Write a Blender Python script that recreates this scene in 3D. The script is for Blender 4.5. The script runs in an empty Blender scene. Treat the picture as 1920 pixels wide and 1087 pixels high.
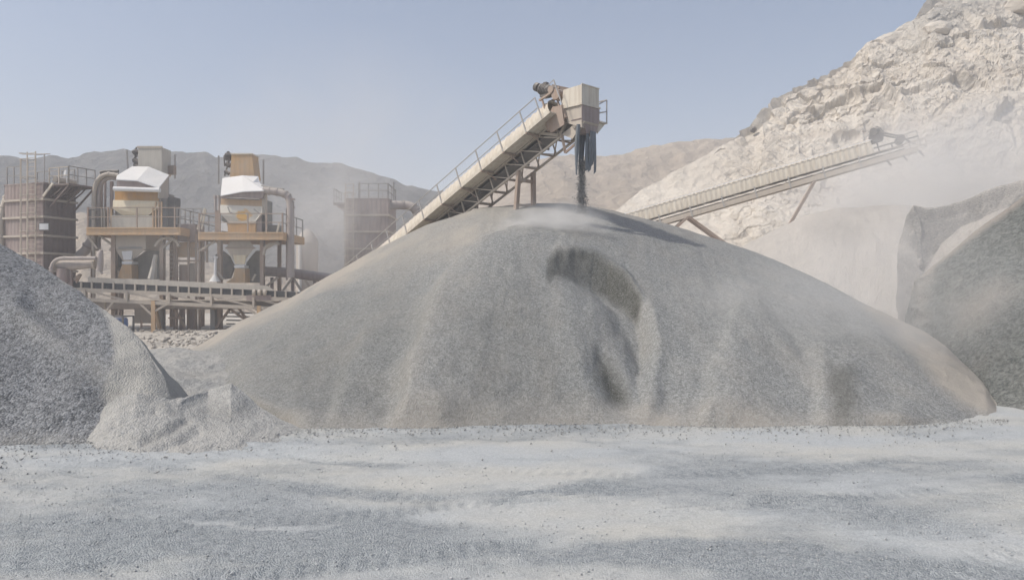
import bpy, math, random
import numpy as np
from mathutils import Vector, Matrix

random.seed(7)
rng = np.random.default_rng(7)
scene = bpy.context.scene
COL = scene.collection
PI = math.pi
F, CX, CY, CAMZ = 1387.0, 960.0, 543.5, 3.2      # focal length in photo pixels, optical centre, eye height


def at(px, py, Y):
    return Vector(((px - CX) * Y / F, Y, CAMZ + (CY - py) * Y / F))


# ------------------------------------------------------------------ noise
def hash3(ix, iy, iz, seed=0):
    ix = ix.astype(np.int64); iy = iy.astype(np.int64); iz = iz.astype(np.int64)
    h = (ix * 73856093) ^ (iy * 19349663) ^ (iz * 83492791) ^ (seed * 2654435761)
    h = (h ^ (h >> 13)) * 1274126177
    h &= 0x7fffffff
    h = (h ^ (h >> 16)) * 668265263
    h &= 0x7fffffff
    h ^= (h >> 15)
    return (h & 0xffffff) / float(0x1000000)


def vnoise(x, y, z, seed=0):
    x0, y0, z0 = np.floor(x), np.floor(y), np.floor(z)
    fx, fy, fz = x - x0, y - y0, z - z0
    u, v, w = (t * t * t * (t * (t * 6 - 15) + 10) for t in (fx, fy, fz))
    r = 0
    for dx in (0, 1):
        for dy in (0, 1):
            for dz in (0, 1):
                wgt = (u if dx else 1 - u) * (v if dy else 1 - v) * (w if dz else 1 - w)
                r = r + wgt * hash3(x0 + dx, y0 + dy, z0 + dz, seed)
    return r * 2 - 1


def fbm(x, y, z, octaves=5, gain=.5, seed=0, ridged=False):
    r, a, s = 0, 1.0, 0.0
    for o in range(octaves):
        n = vnoise(x, y, z, seed + o * 17)
        if ridged:
            n = 1 - 2 * np.abs(n)
        r = r + a * n
        s += a
        a *= gain
        x, y, z = x * 2.03 + 11.3, y * 2.03 + 5.7, z * 2.03 + 7.9
    return r / s


def worley_block(x, y, z, seed=0):
    """per-cell random value plus a random tilt: facetted blocks of rock; also distance to the 2nd cell"""
    x0, y0, z0 = np.floor(x), np.floor(y), np.floor(z)
    best = np.full(x.shape, 9.0); second = np.full(x.shape, 9.0); val = np.zeros(x.shape)
    for dx in (-1, 0, 1):
        for dy in (-1, 0, 1):
            for dz in (-1, 0, 1):
                cx, cy, cz = x0 + dx, y0 + dy, z0 + dz
                px = cx + hash3(cx, cy, cz, seed + 1)
                py = cy + hash3(cx, cy, cz, seed + 2)
                pz = cz + hash3(cx, cy, cz, seed + 3)
                ex, ey, ez = x - px, y - py, z - pz
                d = np.sqrt(ex * ex + ey * ey + ez * ez)
                t = hash3(cx, cy, cz, seed + 4) * 2 - 1
                t = t + 0.9 * (ex * (hash3(cx, cy, cz, seed + 5) - .5) + ez * (hash3(cx, cy, cz, seed + 6) - .5) * 2)
                closer = d < best
                second = np.where(closer, best, np.minimum(second, d))
                val = np.where(closer, t, val)
                best = np.where(closer, d, best)
    return val, second - best


def sstep(a, b, x):
    t = np.clip((x - a) / (b - a), 0, 1)
    return t * t * (3 - 2 * t)


def smooth1(a, k):
    if k < 2:
        return a
    w = np.hanning(k + 2)[1:-1]; w /= w.sum()
    p = np.concatenate([np.full(k, a[0]), a, np.full(k, a[-1])])
    # linear extrapolation at both ends keeps the outline where it was measured
    p[:k] = a[0] + (a[1] - a[0]) * np.arange(-k, 0)
    p[-k:] = a[-1] + (a[-1] - a[-2]) * np.arange(1, k + 1)
    return np.convolve(p, w, 'same')[k:-k]


# ------------------------------------------------------------------ objects
ORIGIN = {}


def tag(o, label=None, cat=None, group=None, kind=None):
    if label: o['label'] = label
    if cat: o['category'] = cat
    if group: o['group'] = group
    if kind: o['kind'] = kind
    return o


def thing(name, label, cat, loc, group=None):
    o = bpy.data.objects.new(name, None)
    o.empty_display_size = .3
    COL.objects.link(o)
    o.location = loc
    ORIGIN[o.name] = Vector(loc)
    return tag(o, label, cat, group)


def root_loc(parent):
    while parent.parent:
        parent = parent.parent
    return Vector(parent.location)


def mesh_obj(name, verts, faces, mat, parent=None, smooth=False, label=None):
    me = bpy.data.meshes.new(name)
    if parent is not None:
        L = root_loc(parent)
        verts = [(v[0] - L.x, v[1] - L.y, v[2] - L.z) for v in verts]
    me.from_pydata([tuple(v) for v in verts], [], faces)
    me.update()
    o = bpy.data.objects.new(name, me)
    COL.objects.link(o)
    if mat: me.materials.append(mat)
    if smooth:
        me.polygons.foreach_set('use_smooth', [True] * len(me.polygons))
    if parent is not None: o.parent = parent
    if label: o['label'] = label
    return o


def grid_obj(name, P, mat, smooth=True, attrs=None, parent=None):
    """P: rows x cols x 3 numpy array"""
    R, C, _ = P.shape
    me = bpy.data.meshes.new(name)
    V = P.reshape(-1, 3)
    idx = np.arange(R * C).reshape(R, C)
    quads = np.stack([idx[:-1, :-1], idx[:-1, 1:], idx[1:, 1:], idx[1:, :-1]], -1).reshape(-1, 4)
    n = len(quads)
    me.vertices.add(len(V)); me.vertices.foreach_set('co', V.astype(np.float32).ravel())
    me.loops.add(n * 4); me.loops.foreach_set('vertex_index', quads.astype(np.int32).ravel())
    me.polygons.add(n)
    me.polygons.foreach_set('loop_start', np.arange(0, n * 4, 4, dtype=np.int32))
    me.polygons.foreach_set('loop_total', np.full(n, 4, dtype=np.int32))
    me.update(calc_edges=True); me.validate()
    me.polygons.foreach_set('use_smooth', [smooth] * n)
    for k, a in (attrs or {}).items():
        at_ = me.attributes.new(k, 'FLOAT', 'POINT')
        at_.data.foreach_set('value', np.asarray(a, dtype=np.float32).ravel())
    o = bpy.data.objects.new(name, me)
    COL.objects.link(o)
    me.materials.append(mat)
    if parent is not None: o.parent = parent
    return o


class MB:
    def __init__(self):
        self.v, self.f = [], []

    def hexa(self, p):      # 8 points: bottom ring of 4, top ring of 4
        b = len(self.v); self.v += [Vector(q) for q in p]
        self.f += [(b, b + 3, b + 2, b + 1), (b + 4, b + 5, b + 6, b + 7)]
        for i in range(4):
            j = (i + 1) % 4
            self.f.append((b + i, b + j, b + 4 + j, b + 4 + i))
        return self

    def box(self, x0, x1, y0, y1, z0, z1):
        return self.hexa([(x0, y0, z0), (x1, y0, z0), (x1, y1, z0), (x0, y1, z0),
                          (x0, y0, z1), (x1, y0, z1), (x1, y1, z1), (x0, y1, z1)])

    def obox(self, o, ax, ay, az):
        """box from corner o along three edge vectors"""
        o, ax, ay, az = map(Vector, (o, ax, ay, az))
        return self.hexa([o, o + ax, o + ax + ay, o + ay, o + az, o + ax + az, o + ax + ay + az, o + ay + az])

    def bar(self, p, q, w, h=None, up=(0, 0, 1)):
        p, q = Vector(p), Vector(q); h = h or w
        d = (q - p).normalized(); u = Vector(up)
        if abs(d.dot(u)) > .98: u = Vector((0, 1, 0))
        s = d.cross(u).normalized() * (w / 2); u = s.cross(d).normalized() * (h / 2)
        return self.hexa([p - s - u, p + s - u, p + s + u, p - s + u, q - s - u, q + s - u, q + s + u, q - s + u])

    def tube(self, pts, r, n=10, caps=True):
        pts = [Vector(p) for p in pts]
        rs = r if isinstance(r, (list, tuple)) else [r] * len(pts)
        b = len(self.v); ref = None
        for i, p in enumerate(pts):
            a = pts[max(i - 1, 0)]; c = pts[min(i + 1, len(pts) - 1)]
            d = (c - a).normalized()
            if ref is None:
                ref = Vector((0, 0, 1)) if abs(d.z) < .9 else Vector((1, 0, 0))
            s = (ref - d * ref.dot(d)).normalized(); ref = s
            t = d.cross(s)
            for k in range(n):
                an = 2 * PI * k / n
                self.v.append(p + (s * math.cos(an) + t * math.sin(an)) * rs[i])
        for i in range(len(pts) - 1):
            for k in range(n):
                k2 = (k + 1) % n
                self.f.append((b + i * n + k, b + i * n + k2, b + (i + 1) * n + k2, b + (i + 1) * n + k))
        if caps:
            self.f.append(tuple(b + k for k in range(n))[::-1])
            e = b + (len(pts) - 1) * n
            self.f.append(tuple(e + k for k in range(n)))
        return self

    def prism(self, pts, ext):
        """polygon extruded by the vector ext"""
        pts = [Vector(p) for p in pts]; ext = Vector(ext); b = len(self.v); n = len(pts)
        self.v += pts + [p + ext for p in pts]
        self.f.append(tuple(b + i for i in range(n)))
        self.f.append(tuple(b + n + i for i in range(n))[::-1])
        for i in range(n):
            j = (i + 1) % n
            self.f.append((b + j, b + i, b + n + i, b + n + j))
        return self

    def build(self, name, mat, parent=None, smooth=False, label=None, bevel=0):
        o = mesh_obj(name, self.v, self.f, mat, parent, smooth, label)
        if smooth:
            try:
                o.data.set_sharp_from_angle(angle=math.radians(40))
            except Exception:
                pass
        if bevel:
            m = o.modifiers.new('bevel', 'BEVEL'); m.width = bevel; m.segments = 2; m.limit_method = 'ANGLE'
        return o


def arc_pts(pts, rad, n=5):
    """polyline with its corners rounded"""
    pts = [Vector(p) for p in pts]; out = [pts[0]]
    for a, b, c in zip(pts, pts[1:], pts[2:]):
        r1 = min(rad, (a - b).length * .48); r2 = min(rad, (c - b).length * .48)
        p, q = b + (a - b).normalized() * r1, b + (c - b).normalized() * r2
        for i in range(n + 1):
            t = i / n
            out.append(p * (1 - t) ** 2 + b * 2 * t * (1 - t) + q * t * t)
    return out + [pts[-1]]


# ------------------------------------------------------------------ materials
def new_mat(name):
    m = bpy.data.materials.new(name); m.use_nodes = True
    nt = m.node_tree; b = nt.nodes['Principled BSDF']
    b.inputs['Specular IOR Level'].default_value = .25
    return m, nt, b


def N(nt, typ, **kw):
    n = nt.nodes.new(typ)
    for k, v in kw.items():
        if k.startswith('_'):
            setattr(n, k[1:], v)
        else:
            n.inputs[k.replace('__', ' ')].default_value = v
    return n


def mix(nt, fac, a, b, blend='MIX'):
    n = nt.nodes.new('ShaderNodeMix'); n.data_type = 'RGBA'; n.blend_type = blend
    for sock, v in ((n.inputs[0], fac), (n.inputs[6], a), (n.inputs[7], b)):
        if hasattr(v, 'links'):
            nt.links.new(v, sock)
        else:
            sock.default_value = v if isinstance(v, (int, float)) else (*v, 1)
    return n.outputs[2]


def ramp(nt, src, stops):
    n = nt.nodes.new('ShaderNodeValToRGB')
    e = n.color_ramp.elements
    while len(e) < len(stops): e.new(.5)
    for i, (p, c) in enumerate(stops):
        e[i].position = p
        e[i].color = (c, c, c, 1) if isinstance(c, (int, float)) else (*c, 1)
    nt.links.new(src, n.inputs[0])
    return n.outputs[0]


def coords(nt, scale=(1, 1, 1), rot=(0, 0, 0)):
    g = nt.nodes.new('ShaderNodeNewGeometry')
    mp = nt.nodes.new('ShaderNodeMapping')
    mp.inputs['Scale'].default_value = scale
    mp.inputs['Rotation'].default_value = rot
    nt.links.new(g.outputs['Position'], mp.inputs['Vector'])
    return mp.outputs[0]


def noise(nt, vec, scale, detail=4, rough=.55):
    n = N(nt, 'ShaderNodeTexNoise', Scale=scale, Detail=detail, Roughness=rough)
    nt.links.new(vec, n.inputs['Vector'])
    return n.outputs['Fac']


def voro(nt, vec, scale, feature='F1'):
    n = N(nt, 'ShaderNodeTexVoronoi', Scale=scale); n.feature = feature
    nt.links.new(vec, n.inputs['Vector'])
    return n


def math_(nt, op, a, b=0.0, clamp=False):
    n = nt.nodes.new('ShaderNodeMath'); n.operation = op; n.use_clamp = clamp
    for s, v in zip(n.inputs, (a, b)):
        if hasattr(v, 'links'): nt.links.new(v, s)
        else: s.default_value = v
    return n.outputs[0]


def bump(nt, bsdf, height, strength, dist, prev=None):
    n = N(nt, 'ShaderNodeBump', Strength=strength, Distance=dist)
    nt.links.new(height, n.inputs['Height'])
    if prev is not None: nt.links.new(prev, n.inputs['Normal'])
    nt.links.new(n.outputs[0], bsdf.inputs['Normal'])
    return n.outputs[0]


DUST = (.47, .42, .36)


def metal(name, base, dust=.45, rough=.7, streak=.35, rust=None, grain=1.0, dustcol=DUST):
    """painted steel under quarry dust: dust lies on what faces up and in blotches, rain has left streaks"""
    m, nt, b = new_mat(name)
    base = tuple(min(.8, x * 1.15 + .01) for x in base); dust = min(.8, dust + .12)
    c = coords(nt)
    blot = ramp(nt, noise(nt, c, 1.1 * grain, 6, .65), [(.3, 0.0), (.72, 1.0)])
    st = ramp(nt, noise(nt, coords(nt, (5, 5, .35)), 1.3 * grain, 4), [(.42, 0.0), (.7, 1.0)])
    col = mix(nt, math_(nt, 'MULTIPLY', st, streak), base, rust or tuple(x * .6 for x in base))
    g = nt.nodes.new('ShaderNodeNewGeometry'); sp = nt.nodes.new('ShaderNodeSeparateXYZ')
    nt.links.new(g.outputs['Normal'], sp.inputs[0])
    up = ramp(nt, sp.outputs['Z'], [(.25, 0.0), (.8, 1.0)])
    d = math_(nt, 'ADD', math_(nt, 'MULTIPLY', blot, dust), math_(nt, 'MULTIPLY', up, .55), True)
    col = mix(nt, d, col, dustcol)
    nt.links.new(col, b.inputs['Base Color'])
    b.inputs['Roughness'].default_value = rough
    bump(nt, b, noise(nt, c, 7 * grain, 5), .25, .02)
    return m


def gravel(name, dark, light, cell, fines, fines_amt=.3, damp_shade=(.12, .12, .11), warm=None, bump_s=.9, big=.12, far=.0):
    """crushed stone: every Voronoi cell a stone of its own tone, fines in drifts, darker in moist spots and in painted shade"""
    m, nt, b = new_mat(name)
    c = coords(nt)
    nz = N(nt, 'ShaderNodeTexNoise', Scale=cell * .7, Detail=2)
    nt.links.new(c, nz.inputs['Vector'])
    wob = nt.nodes.new('ShaderNodeVectorMath'); wob.operation = 'MULTIPLY_ADD'
    nt.links.new(nz.outputs['Color'], wob.inputs[0]); wob.inputs[1].default_value = (.6 / cell,) * 3
    nt.links.new(c, wob.inputs[2])
    v = voro(nt, wob.outputs[0], cell)
    v2 = voro(nt, c, cell * .42)
    sp = nt.nodes.new('ShaderNodeSeparateColor'); nt.links.new(v.outputs['Color'], sp.inputs[0])
    sp2 = nt.nodes.new('ShaderNodeSeparateColor'); nt.links.new(v2.outputs['Color'], sp2.inputs[0])
    tone = math_(nt, 'ADD', math_(nt, 'MULTIPLY', sp.outputs[0], .62), math_(nt, 'MULTIPLY', sp2.outputs[1], .38))
    col = mix(nt, ramp(nt, tone, [(.12, 0.0), (.88, 1.0)]), dark, light)
    if warm:
        wn = ramp(nt, noise(nt, c, .22, 4), [(.42, 0.0), (.68, .65)])
        col = mix(nt, wn, col, mix(nt, sp.outputs[0], tuple(x * .75 for x in warm), warm))
    drift = ramp(nt, noise(nt, coords(nt, (1, 1, .6)), .5, 6, .62), [(.45, 0.0), (.75, 1.0)])
    fa = nt.nodes.new('ShaderNodeAttribute'); fa.attribute_name = 'fines'
    ff = math_(nt, 'ADD', math_(nt, 'MULTIPLY', drift, fines_amt), fa.outputs['Fac'], True)
    fcol = mix(nt, sp.outputs[2], tuple(x * .86 for x in fines), fines)
    col = mix(nt, ff, col, fcol)
    da = nt.nodes.new('ShaderNodeAttribute'); da.attribute_name = 'damp_shade'
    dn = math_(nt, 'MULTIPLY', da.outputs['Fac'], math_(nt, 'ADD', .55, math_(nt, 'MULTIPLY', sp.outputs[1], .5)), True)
    col = mix(nt, dn, col, damp_shade)
    nt.links.new(col, b.inputs['Base Color'])
    b.inputs['Roughness'].default_value = .95
    b.inputs['Specular IOR Level'].default_value = .1
    n1 = bump(nt, b, noise(nt, c, 2.2, 5, .6), .5, big)
    inv = math_(nt, 'SUBTRACT', 1.0, math_(nt, 'MULTIPLY', v.outputs['Distance'], 1.2))
    hh = math_(nt, 'ADD', inv, math_(nt, 'MULTIPLY', sp.outputs[0], .9))
    bump(nt, b, hh, bump_s, 1.0 / cell * .8, n1)
    return m


def rock(name, base, light, dark, scale=1.0, bumpd=.5):
    m, nt, b = new_mat(name)
    c = coords(nt)
    n1 = noise(nt, c, .09 * scale, 7, .6)
    col = mix(nt, ramp(nt, n1, [(.35, 0.0), (.68, 1.0)]), base, light)
    strata = noise(nt, coords(nt, (.05, .05, 1.0), (0, .12, .1)), .55 * scale, 5, .6)
    col = mix(nt, ramp(nt, strata, [(.5, 0.0), (.72, .5)]), col, dark)
    n2 = noise(nt, c, 1.1 * scale, 8, .7)
    col = mix(nt, ramp(nt, n2, [(.46, 0.0), (.66, .45)]), col, dark)
    da = nt.nodes.new('ShaderNodeAttribute'); da.attribute_name = 'grey'
    col = mix(nt, da.outputs['Fac'], col, (.30, .30, .285))
    nt.links.new(col, b.inputs['Base Color'])
    b.inputs['Roughness'].default_value = .95
    b.inputs['Specular IOR Level'].default_value = .1
    vv = voro(nt, c, .9 * scale)
    n3 = bump(nt, b, vv.outputs['Distance'], .55, bumpd)
    bump(nt, b, n2, .9, bumpd, n3)
    return m


M = {}
M['cream'] = metal('cream_paint', (.60, .55, .46), .35, streak=.45, rust=(.40, .30, .2))
M['tan'] = metal('tan_steel', (.46, .40, .33), .5)
M['tansteel'] = metal('dusty_brown_steel', (.30, .22, .17), .4, streak=.4, rust=(.3, .15, .08))
M['orange'] = metal('orange_paint', (.50, .27, .075), .3, streak=.4, rust=(.36, .2, .08))
M['orange2'] = metal('faded_orange_paint', (.52, .33, .16), .45, streak=.4)
M['white'] = metal('white_sheet', (.78, .77, .73), .2, streak=.2, dustcol=(.66, .63, .58))
M['panel'] = metal('cream_panel', (.70, .60, .43), .35, streak=.3, rust=(.62, .42, .18), dustcol=(.6, .54, .45))
M['tower'] = metal('faded_red_brown_sheet', (.28, .215, .195), .35, streak=.55, rust=(.17, .125, .11), dustcol=(.42, .37, .34))
M['towershade_dark'] = metal('shaded_and_dark_red_brown_sheet', (.15, .112, .10), .15, streak=.5)  # shade of the tower's right wall put into colour; dark platform shares it
M['steel'] = metal('grey_steel', (.25, .24, .235), .4)
M['gal'] = metal('galvanised_rail', (.36, .35, .34), .3)
M['dark'] = metal('dark_steel', (.075, .07, .068), .25, streak=.2)
M['rubber'] = metal('black_rubber', (.035, .037, .04), .25, rough=.85, streak=.3, dustcol=(.25, .24, .22))
M['beltdust'] = metal('dusty_belt', (.17, .16, .15), .5, rough=.85, streak=.2, dustcol=(.33, .3, .27))
M['bluegrey'] = metal('dusty_rubber_curtain', (.15, .165, .18), .3, rough=.8, streak=.7, rust=(.07, .078, .085), grain=2.5, dustcol=(.25, .255, .26))
M['pipe'] = metal('dusty_pipe', (.36, .31, .29), .4)
M['grey_panel'] = metal('grey_cream_panel', (.50, .47, .41), .4)
M['greydark'] = metal('olive_grey_sheet', (.17, .165, .145), .3)
M['blue'] = metal('blue_plastic', (.05, .13, .33), .2, rough=.45)
M['sign'] = metal('sign_face', (.72, .72, .72), .12, streak=.1)
M['concrete'] = metal('dusty_concrete', (.5, .46, .4), .4)
M['silo'] = metal('pale_silo_sheet', (.52, .47, .42), .4)

M['gravel_main'] = gravel('grey_gravel', (.16, .163, .155), (.36, .363, .35), 36, (.43, .39, .335), .2, damp_shade=(.062, .062, .052), bump_s=.6)
M['gravel_left'] = gravel('coarse_dark_gravel', (.09, .093, .097), (.33, .335, .34), 24, (.44, .425, .39), .06, damp_shade=(.085, .085, .085), bump_s=.8)
M['gravel_fine'] = gravel('pale_fine_gravel', (.27, .27, .26), (.48, .475, .455), 26, (.47, .45, .41), .35, damp_shade=(.19, .19, .185), bump_s=.7)
M['sand'] = gravel('pale_crushed_sand', (.41, .375, .33), (.54, .50, .445), 14, (.56, .515, .46), .4, damp_shade=(.07, .07, .066), bump_s=.7)
M['gravel_right'] = gravel('green_grey_crusher_run', (.09, .095, .088), (.21, .215, .2), 16, (.36, .32, .28), .2, damp_shade=(.08, .085, .08), bump_s=.6)
M['cliff'] = rock('pale_limestone_face', (.565, .51, .435), (.67, .62, .545), (.44, .385, .325), 1.0, .3)
M['hill'] = rock('dry_grey_hillside', (.175, .175, .17), (.25, .24, .225), (.10, .10, .098), .2, 4.0)
M['hillwarm'] = rock('dry_tan_hillside', (.42, .355, .28), (.5, .43, .35), (.30, .25, .2), .25, 2.0)
# ------------------------------------------------------------------ camera, light, sky, air
cam = bpy.data.cameras.new('camera'); cam_o = bpy.data.objects.new('camera', cam); COL.objects.link(cam_o)
cam.sensor_width = 36; cam.lens = F / 1920 * 36; cam.clip_end = 5000
cam_o.location = (0, 0, CAMZ); cam_o.rotation_euler = (PI / 2, 0, 0)
scene.camera = cam_o

TO_SUN = Vector((-.74, -.22, .98)).normalized()
sun = bpy.data.lights.new('sun', 'SUN'); sun.energy = 3.0; sun.angle = math.radians(.6); sun.color = (1, .955, .88)
sun_o = bpy.data.objects.new('sun', sun); COL.objects.link(sun_o)
sun_o.rotation_euler = TO_SUN.to_track_quat('Z', 'Y').to_euler(); sun_o.location = (-40, -10, 60)

w = bpy.data.worlds.new('World'); scene.world = w; w.use_nodes = True
bg = w.node_tree.nodes['Background']
sky = w.node_tree.nodes.new('ShaderNodeTexSky'); sky.sky_type = 'NISHITA'; sky.sun_disc = False
sky.sun_elevation = math.asin(TO_SUN.z); sky.sun_rotation = math.atan2(TO_SUN.x, TO_SUN.y)
sky.altitude = 300; sky.air_density = 1.0; sky.dust_density = 4.0; sky.ozone_density = 1.0
w.node_tree.links.new(sky.outputs[0], bg.inputs[0]); bg.inputs[1].default_value = .13

vs = scene.view_settings
scene.display_settings.display_device = 'sRGB'
vs.view_transform = 'Standard'; vs.look = 'None'; vs.gamma = 1; vs.use_curve_mapping = False; vs.exposure = 0.1
scene.cycles.use_denoising = True
scene.cycles.volume_bounces = 2
scene.cycles.max_bounces = 6
scene.cycles.diffuse_bounces = 3
scene.cycles.volume_step_rate = 1.5
scene.cycles.volume_max_steps = 128


def volume_mat(name, color, density, aniso=.2, cloud=None):
    m = bpy.data.materials.new(name); m.use_nodes = True; nt = m.node_tree
    nt.nodes.remove(nt.nodes['Principled BSDF'])
    pv = nt.nodes.new('ShaderNodeVolumePrincipled')
    pv.inputs['Color'].default_value = (*color, 1); pv.inputs['Anisotropy'].default_value = aniso
    pv.inputs['Density'].default_value = density
    nt.links.new(pv.outputs[0], nt.nodes['Material Output'].inputs['Volume'])
    if cloud:
        sc, lo, hi, edge = cloud
        tc = nt.nodes.new('ShaderNodeTexCoord')
        ln = nt.nodes.new('ShaderNodeVectorMath'); ln.operation = 'LENGTH'; nt.links.new(tc.outputs['Object'], ln.inputs[0])
        fall = ramp(nt, ln.outputs['Value'], [(edge, 1.0), (.97, 0.0)])
        nz = N(nt, 'ShaderNodeTexNoise', Scale=sc, Detail=3, Roughness=.55, Distortion=.6)
        nt.links.new(tc.outputs['Object'], nz.inputs['Vector'])
        body = ramp(nt, nz.outputs['Fac'], [(lo, 0.05), (hi, 1.0)])
        d = math_(nt, 'MULTIPLY', math_(nt, 'MULTIPLY', fall, body), density)
        nt.links.new(d, pv.inputs['Density'])
    return m


hz = MB().box(-700, 700, -60, 760, -2.5, 96).build('haze', volume_mat('quarry_air', (.92, .94, .98), (.0019), .1))
tag(hz, kind='stuff')


def dust_cloud(label, center, radii, density, cloud, color=(.95, .935, .91), rot=(0, 0, 0)):
    import bmesh
    me = bpy.data.meshes.new('dust_cloud'); bm = bmesh.new()
    bmesh.ops.create_icosphere(bm, subdivisions=3, radius=1); bm.to_mesh(me); bm.free()
    o = bpy.data.objects.new('dust_cloud', me); COL.objects.link(o)
    me.materials.append(volume_mat('dust', color, density, .0, cloud))
    o.location = center; o.scale = radii; o.rotation_euler = rot
    tag(o, label, 'dust cloud', kind='stuff')
    return o


dust_cloud('pale dust drifting in front of the quarry face at the right edge', at(1800, 400, 48), (11, 7, 9.5), .55, (1.5, .36, .66, .2))
dust_cloud('pale dust lying between the quarry face and the long conveyor', at(1640, 385, 65), (12, 4, 9), .34, (1.5, .34, .66, .2))
dust_cloud('dust hanging over the right flank of the huge pile', at(1610, 600, 23.8), (7.4, 4.2, 4.6), .22, (1.5, .34, .68, .15))
dust_cloud('dust hanging over the dark heaps at the right edge', at(1800, 470, 34), (9.5, 4.5, 8), .17, (1.5, .34, .66, .2))
dust_cloud('dust blowing behind the plant towers', at(628, 430, 58.5), (6.2, 3.0, 6.5), .42, (1.5, .34, .66, .15))
dust_cloud('thin dust drifting among the screen towers of the plant', at(420, 440, 50.5), (11, 4.5, 5.5), .04, (1.6, .34, .66, .2))
dust_cloud('small dust puff where the falling gravel lands', at(1035, 428, 30.4), (2.7, 1.4, 1.3), 2.6, (1.6, .36, .7, .1))
dust_cloud('thin dust plume rising into the sky behind the plant', at(640, 260, 120), (28, 8, 21), .075, (1.3, .36, .68, .1))



# ------------------------------------------------------------------ terrain
def g(x, y):
    """height of the yard"""
    return .39 * sstep(26, 50, y) * sstep(10, -4, x) + .5 * sstep(28, 60, y) * sstep(-4, 12, x)


def polar(rows_y, cols_px):
    Y, PX = np.meshgrid(rows_y, cols_px, indexing='ij')
    return (PX - CX) * Y / F, Y, PX


# ground: one sheet, finer near the camera
m, nt, b = new_mat('dusty_gravel_ground')
c = coords(nt)
cs = coords(nt, (.36, .62, 1), (0, 0, .12))
v = voro(nt, c, 46); sp = nt.nodes.new('ShaderNodeSeparateColor'); nt.links.new(v.outputs['Color'], sp.inputs[0])
v2 = voro(nt, c, 11); sp2 = nt.nodes.new('ShaderNodeSeparateColor'); nt.links.new(v2.outputs['Color'], sp2.inputs[0])
tone = math_(nt, 'ADD', math_(nt, 'MULTIPLY', sp.outputs[0], .65), math_(nt, 'MULTIPLY', sp2.outputs[0], .35))
stone = mix(nt, tone, (.228, .248, .256), (.45, .47, .475))
dustc = mix(nt, sp.outputs[1], (.445, .435, .395), (.54, .528, .485))
pale = mix(nt, sp.outputs[1], (.385, .40, .40), (.495, .51, .508))
n1 = noise(nt, cs, .75, 7, .62)
n2 = noise(nt, cs, 2.6, 8, .68)
ba = nt.nodes.new('ShaderNodeAttribute'); ba.attribute_name = 'bare'
cover = ramp(nt, math_(nt, 'SUBTRACT', math_(nt, 'ADD', math_(nt, 'MULTIPLY', n1, .62), math_(nt, 'MULTIPLY', n2, .38)), math_(nt, 'MULTIPLY', ba.outputs['Fac'], .28)), [(.33, 0.0), (.54, 1.0)])
kind = ramp(nt, noise(nt, coords(nt, (.3, .6, 1)), .5, 4), [(.42, 0.0), (.58, 1.0)])
fine = mix(nt, kind, pale, dustc)
fa = nt.nodes.new('ShaderNodeAttribute'); fa.attribute_name = 'sandy'
col = mix(nt, math_(nt, 'MULTIPLY', cover, .86), stone, fine)
sandc = mix(nt, sp.outputs[2], (.45, .40, .33), (.58, .525, .45))
col = mix(nt, math_(nt, 'MULTIPLY', fa.outputs['Fac'], math_(nt, 'ADD', .55, math_(nt, 'MULTIPLY', n2, .6)), True), col, sandc)
nt.links.new(col, b.inputs['Base Color']); b.inputs['Roughness'].default_value = .95; b.inputs['Specular IOR Level'].default_value = .1
p1 = bump(nt, b, n2, .35, .08)
strength = math_(nt, 'SUBTRACT', 1.0, math_(nt, 'MULTIPLY', cover, .75))
bn = N(nt, 'ShaderNodeBump', Strength=.8, Distance=.03)
nt.links.new(math_(nt, 'MULTIPLY', math_(nt, 'ADD', math_(nt, 'MULTIPLY', v.outputs['Distance'], -1.0), math_(nt, 'MULTIPLY', sp.outputs[0], .9)), strength), bn.inputs['Height'])
nt.links.new(p1, bn.inputs['Normal']); nt.links.new(bn.outputs[0], b.inputs['Normal'])
M['ground'] = m

ys = np.concatenate([np.linspace(-50, 3, 14), np.geomspace(4, 20, 300), np.geomspace(20.2, 70, 170), np.geomspace(72, 740, 60)])
xs_u = np.concatenate([np.linspace(-1.0, -.8, 24), np.linspace(-.795, .795, 520), np.linspace(.8, 1.0, 24)])
Yg = np.repeat(ys[:, None], len(xs_u), 1)
half = np.maximum(12, np.abs(Yg) * .9 + 8)
Xg = xs_u[None, :] * half
Xg[:, 0] = -690; Xg[:, -1] = 690
near = sstep(90, 40, Yg)
Zg = g(Xg, Yg)
Zg = Zg + near * (.05 * fbm(Xg * .35, Yg * .55, Xg * 0, 4, seed=3) + .022 * fbm(Xg * 1.1, Yg * 2.2, Xg * 0, 5, .6, seed=5))
gap = sstep(-3, -7, Xg) * sstep(20, 26, Yg) * sstep(62, 50, Yg)
Zg = Zg + gap * (.20 * fbm(Xg * .7, Yg * .5, Xg * 0, 5, .6, seed=9) + .05 * fbm(Xg * 3, Yg * 3, Xg * 0, 4, seed=19))
left_rough = sstep(.5, -5, Xg) * sstep(5, 8, Yg) * sstep(20, 16, Yg)
Zg = Zg + left_rough * .035 * fbm(Xg * 3.1, Yg * 3.6, Xg * 0, 5, .65, seed=29)
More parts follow.
